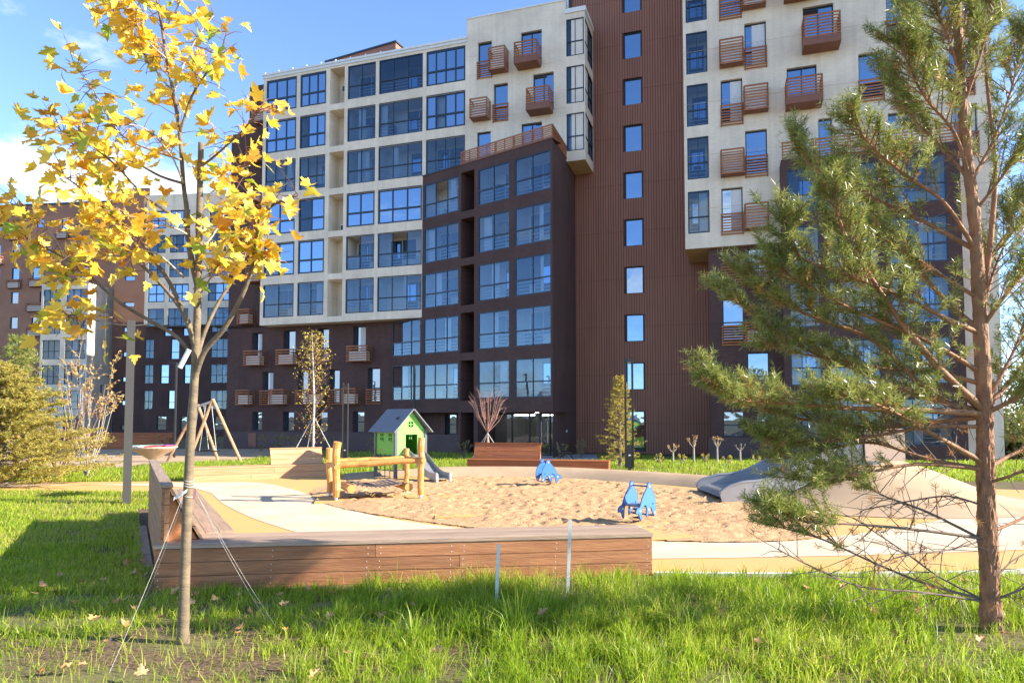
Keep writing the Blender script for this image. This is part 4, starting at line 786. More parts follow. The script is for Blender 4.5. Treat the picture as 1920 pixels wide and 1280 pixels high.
# ------------------------------------------------------------------ lamps
def lamp_mesh(o, body):
    for x in (-.15, .11): MB().box(x, x + .05, -.085, .085, .0, 4.2).build('post', MAT[body], o)
    MB().box(-.098, .108, -.08, .08, 0, .95).build('base_box', MAT['black'], o); MB().box(-.098, .108, -.09, .09, 4.0, 4.12).build('lamp_head', MAT['black'], o)
    MB().box(-.06, .08, -.07, .07, 3.985, 3.999).build('diffuser', MAT['metal_white'], o); MB().box(-.04, .04, -.087, -.081, .55, .6).build('sticker', MAT['metal_white'], o)
for (x, y), a, body, lab in (((4.33, 25.3), .0, 'black', 'tall dark lamp of two slim posts in front of the ribbed brown tower'), ((-9.0, 36.9), .1, 'lampgrey', 'tall lamp of two slim pale posts beside the thin birch'), ((-8.8, 15.7), R(119), 'lampgrey', 'tall grey flat-post lamp on the lawn left of the maple')):
    o = root('garden_lamp', (x, y, gz(x, y)), lab, 'lamp', 'two-post garden lamps', rz=a); lamp_mesh(o, body)
def street_lamp(px, ytop, ybase, Y, lab, arm=-.55):
    p = at(px, ybase, Y); zt = at(px, ytop, Y).z; z0 = gz(p.x, Y); o = root('street_lamp', (p.x, Y, z0), lab, 'lamp', 'dark street lamps near the buildings')
    MB().tube([(0, 0, 0), (0, 0, zt - z0)], .07, 8).build('pole', MAT['black'], o); MB().box(min(0, arm), max(0, arm), -.06, .06, zt - z0 - .05, zt - z0 + .04).build('lamp_arm', MAT['black'], o)
street_lamp(776, 684, 840, 39, 'dark lamp post with a short arm rising behind the green playhouse')
street_lamp(209, 705, 838, 56, 'dark lamp post left of the grey lamp, by the far steps'); street_lamp(186, 722, 838, 58, 'dark pole at the far left beside the brown wall', .2); street_lamp(327, 680, 850, 40, 'dark lamp post behind the swing')
# ------------------------------------------------------------------ swing
def onY(px, py, Y): q = at(px, py, Y); return Vector((q.x, q.y, q.z))
A1_, A2_ = onY(399, 752, 33), onY(371, 762, 35.6); o = root('swing_set', (A1_.x, 34, gz(A1_.x, 34)), 'wooden A-frame swing set on the lawn behind the maple trunk', 'swing'); oz = Vector((A1_.x, 34, gz(A1_.x, 34)))
for ap, Y_, legs in ((A1_, 33, (454, 352)), (A2_, 35.6, (411, 313))):
    for px in legs: q = at(px, 850, Y_ + (.0)); a = Vector((q.x, Y_, gz(q.x, Y_) - .05)); MB().tube([a - oz, ap + Vector((0, 0, .1)) - oz], .075, 8).build('leg', MAT['plank_pale'], o)
MB().tube([A1_ - oz, A2_ - oz], .06, 8).build('beam', MAT['galv'], o)
for t in (.25, .75):
    c = A1_.lerp(A2_, t) - oz; zz = .55
    seat = MB().box(c.x - .5, c.x + .5, c.y - .15, c.y + .15, zz, zz + .05).build('seat', MAT['black'], o)
    for d in (-.42, .42): MB().tube([(c.x + d * .3, c.y, c.z), (c.x + d, c.y, zz)], .015, 5).build('chain', MAT['galv'], seat)
# ------------------------------------------------------------------ dish, stage, metal bench, stakes
o = root('play_dish', (-8.9, 17.0, 0), 'wide cone-shaped play dish with red, green and blue top on a white post', 'play table')
zt = at(280, 838, 17).z; n = 28; m = MB(); rr = [(.06, zt - .33), (.10, zt - .30), (.30, zt - .17), (.48, zt - .06), (.545, zt - .01), (.55, zt + .02), (.5, zt + .02)]
for r_, z in rr:
    for j in range(n): a = 2 * math.pi * j / n; m.v.append((r_ * math.cos(a), r_ * math.sin(a), z))
for i in range(len(rr) - 1):
    for j in range(n): m.f.append((i * n + j, i * n + (j + 1) % n, (i + 1) * n + (j + 1) % n, (i + 1) * n + j)); m.m.append(0)
m.f.append(tuple((len(rr) - 1) * n + j for j in range(n))); m.m.append(0); m.build('dish', MAT['dish'], o)
MB().tube([(0, 0, 0), (0, 0, zt - .3)], .07, 12).build('post', MAT['metal_white'], o, smooth=True)
for k, c in enumerate(('red', 'blue_play', 'green_play', 'green_play', 'metal_white', 'red')):
    m = MB(); a0 = -.5 + k * math.pi / 3; pts = [(0, 0)] + [(.49 * math.cos(a0 + t * .16), .49 * math.sin(a0 + t * .16)) for t in range(6)]; m.slab(pts, zt + .015, zt + .05); m.build('fan_panel', MAT[c], o)
Ys = 50; x0, x1 = at(150, 850, Ys).x, at(312, 850, Ys).x; o = root('timber_steps', ((x0 + x1) / 2, Ys, GB), 'dark red-brown timber terrace steps far left behind the lamp', 'steps'); hw = (x1 - x0) / 2
for k in range(6): MB().box(-hw, hw, .4 * (k // 2), .4 * (k // 2) + .45, k * .2 + .006, k * .2 + .194).build('step_plank', MAT['plank_red'], o)
m2 = MB()
for j in range(40):
    y0, y1 = 26.5 + j * .6, 27.1 + j * .6; xl, xr = -34, -15.2 + .6 * math.sin(y0 * .35)
    m2.quad((xl, y0, gz(0, y0) + .014), (xr, y0, gz(0, y0) + .014), (-15.2 + .6 * math.sin(y1 * .35), y1, gz(0, y1) + .014), (xl, y1, gz(0, y1) + .014))
kind(m2.build('plaza_paving', MAT['rubber_tan']))
m2 = MB()
for j in range(12):
    y0, y1 = 36.0 + j * .6, 36.6 + j * .6; m2.quad((-1.5, y0, gz(0, y0) + .016), (4.6 + .06 * j, y0, gz(0, y0) + .016), (4.66 + .06 * j, y1, gz(0, y1) + .016), (-1.5, y1, gz(0, y1) + .016))
kind(m2.build('entrance_paving', MAT['paving']))
o = root('metal_bench', (3.0, 37.6, gz(3, 37.6)), 'black metal bench standing beside the building entrance', 'bench', rz=R(80))
for x in (-.7, .7): MB().tube([(x, -.3, 0), (x, -.05, .42), (x, .3, .42), (x, .48, 1.0)], .035, 6).tube([(x, .3, .42), (x, .45, 0)], .035, 6).build('leg_frame', MAT['black'], o)
for k in range(4): MB().box(-.85, .85, -.28 + k * .15, -.16 + k * .15, .44, .48).build('seat_slat', MAT['black'], o)
for k in range(3): MB().box(-.85, .85, .34 + k * .06, .37 + k * .06, .56 + k * .17, .68 + k * .17).build('back_slat', MAT['black'], o)
for (a, b_, Y_, lab) in (((930, 1132), (935, 1020), 7.45, 'shorter pale metal stake in the grass in front of the long bench'), ((1064, 1114), (1069, 974), 7.85, 'taller pale metal stake in the grass in front of the long bench')):
    p, q = at(*a, Y_), at(*b_, Y_); p.z = -.05; m = MB(); m.beam(p - p, q - p, .034, .008); m.beam(Vector((.015, .015, 0)), q - p + Vector((.015, .015, 0)), .008, .034)
    tag(m.build('stake', MAT['stake']), lab, 'stake', 'metal stakes in the foreground grass').location = p
# ------------------------------------------------------------------ vegetation helpers
rng = np.random.default_rng(11); rv = random.Random(21)
def unit(v): return v / np.maximum(np.linalg.norm(v, axis=1, keepdims=True), 1e-9)
def needle_cloud(P0, D, ln, n, wd, spread, tint=None):
    'n needles round each shoot: P0 (k,3) shoot base, D (k,3) shoot vector; thin blades'
    k = len(P0); t = rng.random((k, n)) ; base = P0[:, None] + D[:, None] * t[..., None]
    ax = unit(D)[:, None].repeat(n, 1).reshape(-1, 3); r_ = unit(rng.normal(size=(k * n, 3))); r_ = unit(r_ - ax * (r_ * ax).sum(1, keepdims=True))
    d = unit(ax * (1 - spread) + r_ * spread + rng.normal(size=(k * n, 3)) * .08); b = base.reshape(-1, 3); L = ln * (.7 + .5 * rng.random((k * n, 1))); tip = b + d * L
    s = unit(np.cross(d, rng.normal(size=(k * n, 3)))) * wd
    V = np.stack([b - s * .6, b + s * .6, b + d * L * .55 + s, tip, b + d * L * .55 - s], 1).reshape(-1, 3); i = np.arange(k * n)[:, None] * 5
    tt = (rng.random(k)[:, None].repeat(n, 1).reshape(-1) * .6 + rng.random(k * n) * .4) if tint is None else tint
    return V, i + np.array([[0, 1, 2, 3, 4]]), np.repeat(tt * .98, 5)
def leaf_cloud(P, size, droop=.3):
    k = len(P); d = unit(rng.normal(size=(k, 3)) + np.array([0, 0, -droop])); n = unit(np.cross(d, rng.normal(size=(k, 3)))); s = np.asarray(size).reshape(-1, 1) * (.7 + .6 * rng.random((k, 1)))
    up = unit(np.cross(n, d)); V = np.stack([P, P + d * s * .45 + n * s * .34 + up * s * .1, P + d * s, P + d * s * .45 - n * s * .34 + up * s * .1], 1).reshape(-1, 3)
    return V, np.arange(k)[:, None] * 4 + np.array([[0, 1, 2, 3]]), np.repeat(rng.random(k) * .98, 4)
def path_pts(pts, n=5): return smooth_line([tuple(p) for p in pts], n)
def rtaper(k, r0, r1): return [r0 + (r1 - r0) * (i / (k - 1)) ** .8 for i in range(k)]
# ------------------------------------------------------------------ maple
MY = 6.14; mo = root('maple_tree', (-2.91, MY, 0), 'young maple with bright yellow autumn leaves in the left foreground', 'tree'); MO = Vector((-2.91, MY, 0))
def mpx(l, dy=(0, 0)): k = len(l); return [at(x, y, MY + dy[0] + (dy[1] - dy[0]) * i / max(1, k - 1)) - MO for i, (x, y) in enumerate(l)]
trunk = mpx([(343, 1215), (346, 1100), (351, 960), (357, 830), (364, 720), (368, 640), (371, 560), (373, 470), (374, 397), (376, 312), (377, 268)])
tp = path_pts(trunk, 5); k = len(tp); MB().tube(tp, [.050 - .026 * (i / k) ** .7 + (.009 if i < 2 else 0) + (.004 if i % 7 == 3 else 0) for i in range(k)], 12).build('trunk', MAT['bark_maple'], mo, smooth=True)
limbs = [  # px polyline, start/end depth offset, radii
 ([(372, 540), (360, 490), (352, 440), (350, 390), (344, 344), (337, 250), (325, 175), (312, 110), (304, 55), (294, 0), (288, -40)], (0, .1), .030, .008),
 ([(362, 720), (383, 660), (423, 612), (462, 536), (477, 476), (483, 430), (490, 405), (520, 380), (559, 367)], (0, -.5), .030, .006),
 ([(367, 690), (379, 636), (408, 570), (447, 509), (462, 470), (478, 430)], (0, .5), .026, .006),
 ([(366, 690), (362, 627), (341, 582), (302, 533), (260, 491), (226, 452), (190, 420), (150, 395)], (0, .5), .026, .006),
 ([(369, 660), (350, 600), (326, 545), (305, 509), (266, 455), (240, 430), (205, 400), (160, 360), (120, 330)], (0, -.4), .026, .005),
 ([(359, 662), (330, 630), (290, 606), (223, 566), (169, 518), (127, 488), (80, 462), (30, 434), (0, 420)], (0, .3), .022, .005),
 ([(350, 420), (310, 395), (272, 369), (219, 312), (175, 275), (147, 240)], (0, -.3), .014, .004),
 ([(344, 344), (300, 330), (240, 300), (160, 290), (120, 250), (95, 225)], (0, .45), .014, .004),
 ([(340, 300), (280, 280), (240, 262), (215, 240), (187, 194), (160, 150), (137, 120)], (0, .2), .012, .003),
 ([(376, 312), (400, 295), (450, 250), (478, 218), (490, 205)], (0, -.4), .013, .004),
 ([(374, 360), (410, 330), (440, 320), (470, 310)], (0, .4), .011, .004),
 ([(337, 250), (360, 180), (390, 134), (410, 108), (425, 60)], (.05, -.3), .013, .004),
 ([(325, 175), (345, 120), (370, 70), (400, 30)], (.05, .35), .011, .004),
 ([(325, 175), (290, 130), (265, 95), (235, 40), (210, 20)], (.05, .3), .011, .003),
 ([(312, 110), (280, 80), (255, 40), (262, 0)], (.05, -.3), .009, .003),
 ([(372, 470), (400, 440), (430, 380), (440, 360)], (0, .2), .012, .004),
 ([(371, 560), (395, 520), (420, 480), (452, 440)], (0, -.45), .012, .004),
 ([(462, 536), (480, 495), (505, 485), (525, 490)], (-.2, -.3), .007, .003),
 ([(290, 606), (250, 610), (200, 605), (140, 592), (128, 600)], (.1, -.2), .006, .003),
 ([(352, 440), (320, 425), (270, 420), (230, 395)], (0, -.5), .011, .003),
 ([(304, 60), (330, 20), (345, -30)], (.1, -.2), .009, .003), ([(345, 520), (300, 480), (262, 470), (215, 480), (160, 470)], (0, -.6), .012, .004),
 ([(127, 488), (90, 430), (50, 400), (20, 380)], (.2, .4), .008, .003), ([(226, 452), (200, 470), (150, 500), (125, 520)], (.4, .6), .008, .003), ([(344, 344), (320, 290), (270, 240), (225, 235)], (0, -.5), .010, .003)]
LP = []; tw = MB()
for l, dy, r0, r1 in limbs:
    q = path_pts(mpx(l, dy), 5); k = len(q); MB().tube(q, rtaper(k, r0, r1), 7).build('branch', MAT['bark_maple' if r0 > .012 else 'twig_pale'], mo, smooth=True)
    long_ = r0 > .02
    for i in range(int(k * (.5 if long_ else .33)), k):
        for _ in range(5):
            d = Vector((rv.gauss(-.25, .6), rv.gauss(0, .55), rv.gauss(.15, .45))); L = rv.uniform(.1, .3); e = q[i] + d.normalized() * L
            if rv.random() < .4: tw.tube([q[i], q[i] + d.normalized() * L * .5 + Vector((0, 0, .02)), e], [.004, .003, .002], 4)
            LP.append((e, d))
    LP.append((q[-1], q[-1] - q[-2])); LP.append((q[-1], q[-2] - q[-1]))
tw.build('twigs', MAT['twig'], mo)['kind'] = 'stuff'
half = [(0, 0), (.10, .02), (.20, -.06), (.33, -.03), (.27, .08), (.36, .16), (.30, .22), (.50, .36), (.40, .42), (.43, .54), (.27, .47), (.22, .52), (.20, .62), (.235, .72), (.13, .76), (.10, .86), (0, 1.0)]
LEAVES = []
for s in range(8):
    rr_ = random.Random(s); pts = half + [(-x, y) for x, y in reversed(half[1:-1])]; fold = rr_.uniform(-.3, 1.3); curl = rr_.uniform(-1.4, 1.0); tws = rr_.uniform(-.5, .5); m = MB(); vs_ = []
    for x, y in [(0, .38)] + [(x * rr_.uniform(.9, 1.08), y) for x, y in pts]:
        vs_.append((x, y, abs(x) * fold * .8 + curl * (y - .35) ** 2 * .8 + tws * x * y))
    n = len(pts); m.add(vs_, [(0, 1 + i, 1 + (i + 1) % n) for i in range(n)]); m.tube([(0, -.45, .12), (0, 0, 0)], .012, 3, cap=False); LEAVES.append(m.mesh('leaf', MAT['maple_leaf']))
    a_ = LEAVES[-1].attributes.new('tint', 'FLOAT', 'POINT'); a_.data.foreach_set('value', [0.0] * len(LEAVES[-1].vertices))
rv.shuffle(LP); LP = LP[:960]; far_l = []; 
def leaf_matrix(e, d):
    z = Vector((rv.gauss(.25, .6), rv.gauss(-.3, .6), rv.gauss(.7, .5))).normalized(); y = Vector((rv.gauss(-.55, .5), rv.gauss(0, .4), rv.gauss(-.5, .5))); y = (y - z * y.dot(z)).normalized(); x = y.cross(z); s = rv.uniform(.08, .175)
    M = Matrix((x * s, y * s, z * s)).transposed().to_4x4(); M.translation = e + y * s * .4; return M
Vs = []; Fs = []; Ts = []; off = 0
for i, (e, d) in enumerate(LP):
    M = leaf_matrix(e, d); me = LEAVES[i % 8]
    if i < 300: obj('leaf', me, mo, M)
    else:
        V = np.array([M @ v.co for v in me.vertices]); tri = np.array([p.vertices[:3] for p in me.polygons if len(p.vertices) == 3]); Vs.append(V); Fs.append(tri + off); off += len(V); Ts.append(np.full(len(V), rv.random() * .97))
cards('foliage', np.concatenate(Vs), [np.concatenate(Fs)], MAT['maple_leaf'], np.concatenate(Ts), mo)['kind'] = 'stuff'
tg = at(347, 668, MY - .1) - MO; MB().tube([tg + Vector((-.045, 0, -.1)), tg + Vector((.035, 0, .06))], .022, 10).build('plastic_tag', MAT['stake'], mo)
for z, r_ in ((901, .040), (906, .040), (911, .041), (930, .042)):
    c = at(354, z, MY) - MO; MB().tube([c + Vector((r_ * math.cos(a), r_ * math.sin(a), .006 * math.sin(2 * a))) for a in [i * .4 for i in range(17)]], .0035, 5).build('tie', MAT['rope_pale'], mo)
rb = MB(); c = at(352, 916, MY - .06) - MO
for i in range(6): rb.quad(c + Vector((-.02 * i, -.01 * math.sin(i), -.012 * i)), c + Vector((-.02 * i - .005, 0, -.012 * i - .03)), c + Vector((-.02 * i - .025, 0, -.012 * (i + 1) - .032)), c + Vector((-.02 * (i + 1), -.01 * math.sin(i + 1), -.012 * (i + 1))))
rb.build('ribbon', MAT['ribbon'], mo)
rb = MB(); c = at(364, 914, MY - .06) - MO; rb.quad(c, c + Vector((.02, 0, -.02)), c + Vector((.012, .0, -.11)), c + Vector((-.012, 0, -.1))); rb.build('ribbon', MAT['ribbon_red'], mo)
for a, b_, dy in (((352, 905), (205, 1268), -.75), ((352, 912), (262, 1110), .9), ((358, 905), (520, 1160), .35), ((360, 908), (505, 1150), .45)):
    p = at(*a, MY) - MO; q = at(*b_, MY + dy) - MO; q.z = .02; MB().tube([p.lerp(q, t / 8) + Vector((0, 0, -.04 * math.sin(math.pi * t / 8))) for t in range(9)], .0017, 4).build('guy_rope', MAT['rope_pale'], mo)
# ------------------------------------------------------------------ pine in the right foreground
PY = 6.48; PO = Vector((4.48, PY, 0)); po = root('pine_tree', PO, 'young pine with long green needles and bare lower branches in the right foreground', 'tree')
def ppx(l, dy=(0, 0)): k = len(l); return [at(x, y, PY + dy[0] + (dy[1] - dy[0]) * (i / max(1, k - 1)) ** .9) - PO for i, (x, y) in enumerate(l)]
tr = path_pts(ppx([(1862, 1215), (1858, 1150), (1854, 1050), (1848, 900), (1846, 780), (1840, 640), (1834, 520), (1826, 400), (1812, 280), (1802, 150), (1795, 20), (1790, -120)]), 5); k = len(tr)
trad = [(.098 - .066 * (i / k) ** .75 + (.04 if i == 0 else .016 if i < 4 else 0) + (.008 if i % 6 == 5 else 0)) * rv.uniform(.95, 1.06) for i in range(k)]
def bark_tube(pts, rad, name, mt, sides, amp, step=.022):
    'trunk with real plates: ring radii pushed in and out by stretched noise'
    P3 = []; 
    for (p, q), (r0, r1) in zip(zip(pts, pts[1:]), zip(rad, rad[1:])):
        c = max(1, int((q - p).length / step)); P3 += [(p.lerp(q, i / c), r0 + (r1 - r0) * i / c) for i in range(c)]
    P3.append((pts[-1], rad[-1])); m = MB()
    for p, r_ in P3:
        for j in range(sides):
            a = 2 * math.pi * j / sides; c, s = math.cos(a), math.sin(a); nn = mn.noise(Vector((c * 3.2, s * 3.2, p.z * 7))) + .6 * mn.noise(Vector((c * 7.5, s * 7.5, p.z * 15 + 4))); d = amp * (abs(nn) * 2 - .6); m.v.append((p.x + c * (r_ + d), p.y + s * (r_ + d), p.z))
    for i in range(len(P3) - 1):
        for j in range(sides): m.f.append((i * sides + j, i * sides + (j + 1) % sides, (i + 1) * sides + (j + 1) % sides, (i + 1) * sides + j)); m.m.append(0)
    return m.build(name, MAT[mt], po, smooth=False)
bark_tube(tr[:22], trad[:22], 'trunk', 'bark_pine', 34, .010); bark_tube(tr[21:], trad[21:], 'upper_trunk', 'bark_pine_up', 22, .005, .03)
MB().tube(path_pts(ppx([(1845, 560), (1862, 400), (1866, 300), (1850, 150), (1846, 40), (1850, -60)], (0, .3)), 4), rtaper(21, .03, .008), 8).build('second_stem', MAT['bark_pine_up'], po, smooth=True)
gl = [  # px polyline, depth range, r0, needle start fraction (2 = bare)
 ([(1845, 770), (1760, 690), (1680, 590), (1620, 500), (1585, 440), (1560, 370)], (0, -.5), .045, .30),
 ([(1845, 772), (1720, 740), (1600, 690), (1480, 640), (1400, 580), (1360, 550)], (0, .8), .034, .32),
 ([(1845, 775), (1740, 770), (1600, 765), (1470, 755), (1385, 748), (1335, 722)], (0, -.6), .034, .40),
 ([(1846, 780), (1760, 790), (1640, 800), (1540, 790), (1450, 775), (1390, 750)], (0, .6), .030, .42),
 ([(1846, 785), (1750, 740), (1640, 640), (1540, 600), (1450, 560), (1400, 520)], (0, .2), .034, .30),
 ([(1848, 870), (1760, 820), (1690, 780), (1620, 750), (1560, 745)], (0, -.6), .030, .5),
 ([(1848, 880), (1740, 860), (1640, 830), (1560, 840), (1470, 860)], (0, .6), .026, .55),
 ([(1848, 880), (1720, 870), (1600, 890), (1500, 900)], (0, -.2), .022, .65),
 ([(1838, 620), (1770, 560), (1700, 480), (1640, 400), (1600, 330)], (0, .6), .030, .28),
 ([(1838, 625), (1780, 600), (1700, 560), (1600, 520), (1500, 480), (1470, 420)], (0, -.5), .028, .3),
 ([(1830, 470), (1760, 430), (1680, 390), (1590, 350), (1520, 310), (1495, 270)], (0, .3), .026, .28),
 ([(1830, 470), (1770, 380), (1700, 330), (1640, 280), (1600, 230)], (0, -.5), .024, .28),
 ([(1820, 340), (1770, 280), (1720, 230), (1690, 190), (1670, 150)], (0, .3), .022, .25),
 ([(1820, 340), (1790, 250), (1740, 190), (1710, 140), (1690, 80)], (0, -.4), .020, .25),
 ([(1806, 200), (1770, 150), (1730, 100), (1705, 40), (1690, 0)], (0, .3), .018, .2), ([(1806, 200), (1830, 130), (1850, 60), (1860, 0)], (0, -.3), .018, .2),
 ([(1806, 200), (1790, 110), (1765, 40), (1750, -20)], (0, -.4), .016, .2), ([(1800, 110), (1810, 40), (1820, -40)], (0, .2), .016, .2),
 ([(1820, 340), (1860, 270), (1890, 190), (1910, 110), (1915, 60)], (0, .3), .022, .25), ([(1826, 400), (1880, 330), (1930, 260)], (0, -.3), .02, .3),
 ([(1834, 520), (1880, 450), (1925, 390), (1960, 330)], (0, .3), .026, .3), ([(1838, 620), (1880, 560), (1930, 500), (1990, 440)], (0, -.4), .026, .3),
 ([(1845, 770), (1890, 720), (1940, 660), (2010, 600)], (0, .5), .032, .35), ([(1846, 775), (1900, 750), (1960, 720), (2040, 690)], (0, -.5), .028, .4),
 ([(1848, 880), (1900, 850), (1960, 820), (2030, 800)], (0, .5), .026, .6), ([(1850, 905), (1900, 890), (1980, 860)], (0, -.4), .02, .8),
 ([(1850, 1010), (1740, 995), (1640, 985), (1560, 980), (1500, 975), (1450, 955)], (0, -.45), .017, .72), ([(1850, 1015), (1740, 960), (1660, 930), (1600, 900), (1560, 905)], (0, .5), .015, .7),
 ([(1850, 1000), (1920, 970), (2000, 930)], (0, .2), .02, 2), ([(1852, 1125), (1740, 1095), (1640, 1055), (1540, 1010), (1450, 985)], (0, .3), .015, .8),
 ([(1852, 1128), (1730, 1110), (1620, 1100), (1540, 1070), (1460, 1030)], (0, -.3), .012, 2), ([(1852, 1128), (1760, 1080), (1690, 1030), (1600, 970)], (0, .6), .011, 2),
 ([(1852, 1130), (1900, 1110), (1980, 1080)], (0, -.2), .016, 2), ([(1852, 1100), (1900, 1050), (1960, 1020)], (0, .4), .010, 2),
 ([(1850, 1010), (1780, 1030), (1700, 1040), (1640, 1060)], (0, -.5), .009, 2), ([(1849, 950), (1780, 930), (1700, 940), (1620, 955)], (0, .3), .010, 2)]
gl += [([(1842, 700), (1740, 640), (1620, 590), (1520, 540), (1450, 500)], (0, -.3), .026, .3), ([(1843, 720), (1760, 700), (1650, 690), (1540, 670), (1440, 650)], (0, .4), .026, .35), ([(1835, 560), (1740, 500), (1660, 450), (1600, 430)], (0, .1), .022, .3), ([(1846, 800), (1740, 800), (1620, 820), (1500, 830), (1440, 820)], (0, .2), .022, .45), ([(1838, 600), (1860, 520), (1890, 440), (1905, 380)], (0, .5), .02, .3), ([(1846, 760), (1900, 660), (1930, 580)], (0, .2), .024, .35)]
SB, SD, DB_, DD = [], [], [], []; tw = MB(); dt = MB()
for l, dy, r0, ns in gl:
    q = path_pts(ppx(l, dy), 6); k = len(q); bare = r0 < .02 and ns > .6
    MB().tube(q, rtaper(k, r0, .006), 7).build('branch', MAT['deadtwig' if bare else 'bark_pine_up'], po, smooth=True)
    for i in range(3, k):
        f = i / (k - 1); t = (q[i] - q[i - 1]).normalized()
        if f < ns or ns > 1:
            for _ in range(2 if ns > .4 else 1):
                if rv.random() < .85:
                    d = (t * rv.uniform(.1, .8) + Vector((rv.gauss(0, .5), rv.gauss(0, .6), rv.gauss(-.05, .35)))).normalized(); L = rv.uniform(.12, .45); e = q[i] + d * L; dt.tube([q[i], q[i] + d * L * .5 + Vector((0, 0, rv.uniform(-.03, .03))), e], [.005, .0035, .002], 4)
                    if rv.random() < .22: DB_.append(e - d * .08); DD.append(d * .08)
            if f < ns - .22 or ns > 1: continue
            if rv.random() < .4: continue
        for s in range(3 if f > .5 else 2):
            sd = t.cross(Vector((0, 0, 1))).normalized() * (1 if s else -1) if s < 2 else Vector((rv.gauss(0, .5), rv.gauss(0, .5), .6)); d = (t * rv.uniform(.35, .9) + sd * rv.uniform(.2, 1) + Vector((0, 0, rv.uniform(-.1, .55)))).normalized(); L = rv.uniform(.2, .5) * (1.15 - .5 * f); e = q[i] + d * L
            tw.tube([q[i], q[i] + d * L * .6, e], [.006, .005, .003], 4)
            for j in range(4):
                dd = (d + Vector((rv.gauss(0, .45), rv.gauss(0, .45), rv.gauss(.25, .3)))).normalized(); sL = rv.uniform(.09, .17); b = q[i].lerp(e, rv.uniform(.5, 1)); SB.append(b); SD.append(dd * sL)
            SB.append(q[i].lerp(e, .2)); SD.append((e - q[i]) * .4); SB.append(q[i].lerp(e, .55)); SD.append((e - q[i]) * .45)
    if ns <= 1:
        for j in range(6): t = (q[-1] - q[-3]).normalized(); dd = (t + Vector((rv.gauss(0, .35), rv.gauss(0, .35), rv.gauss(.2, .25)))).normalized(); SB.append(q[-1] - t * .02 * j); SD.append(dd * rv.uniform(.12, .2))
tw.build('twigs', MAT['bark_pine_up'], po)['kind'] = 'stuff'; dt.build('dead_twigs', MAT['deadtwig'], po)['kind'] = 'stuff'
V, Fq, tt = needle_cloud(np.array(SB), np.array(SD), .068, 20, .0026, .55); cards('needles', V, [Fq], MAT['needle'], tt, po)['kind'] = 'stuff'
for i in np.random.default_rng(2).choice(len(SB), 330, replace=False): DB_.append(SB[i] - Vector((0, 0, .05))); DD.append(SD[i])
V, Fq, tt = needle_cloud(np.array(DB_), np.array(DD), .06, 24, .002, .6); cards('dead_needles', V, [Fq], MAT['needle_dead'], tt, po)['kind'] = 'stuff'
# ------------------------------------------------------------------ other trees and shrubs
def conifer(loc, H, rad, lab, m_, bark, nb=120, ln=.05, wd=.004, nsh=7, low=.02, name='spruce_tree', group=None, droop=-.1, dens=26, slim=1.0):
    o = root(name, loc, lab, 'tree', group); MB().tube([(0, 0, 0), (0, 0, H * .5), (rv.uniform(-.03, .03), 0, H)], [.03 + H * .012, .02 + H * .006, .006], 7).build('trunk', MAT[bark], o); b = MB(); SB, SD = [], []
    for i in range(nb):
        f = low + (1 - low) * (i / nb) ** .85; z = H * f; R_ = rad * (1 - f) ** slim * rv.uniform(.42, 1.22) + .06; a = i * 2.4 + rv.uniform(-.3, .3); d = Vector((math.cos(a), math.sin(a), rv.uniform(.1, .35) + droop)); p = Vector((0, 0, z)); e = p + d * R_; b.tube([p, p.lerp(e, .5), e + Vector((0, 0, .05 * R_))], [.008 + .006 * R_, .006, .003], 4)
        for j in range(int(nsh * (1 + R_))):
            t = rv.uniform(.25, 1); q = p.lerp(e, t); sd = (d + Vector((rv.gauss(0, .6), rv.gauss(0, .6), rv.gauss(.05, .25)))).normalized(); SB.append(q); SD.append(sd * rv.uniform(.1, .28) * (.6 + .3 * R_))
    b.build('branches', MAT[bark], o)['kind'] = 'stuff'; V, Fq, tt = needle_cloud(np.array(SB), np.array(SD), ln, dens, wd, .6); cards('crown', V, [Fq], MAT[m_], tt, o)['kind'] = 'stuff'; return o
conifer((-14.7, 19.6, 0), 3.5, 2.9, 'dense yellow-green spruce at the left edge of the lawn', 'spruce', 'deadtwig', 340, .07, .008, 8, .0, slim=.7)
conifer((-15.9, 22.0, 0), 4.6, 1.5, 'young green pine rising behind the left spruce', 'needle', 'bark_pine_up', 90, .12, .005, 5, .25, 'pine_tree', slim=.6)
conifer((4.25, 27.0, 0), 3.6, .85, 'small yellow-green spruce beside the dark two-post lamp', 'spruce', 'deadtwig', 150, .06, .006, 5, .03, slim=.7)
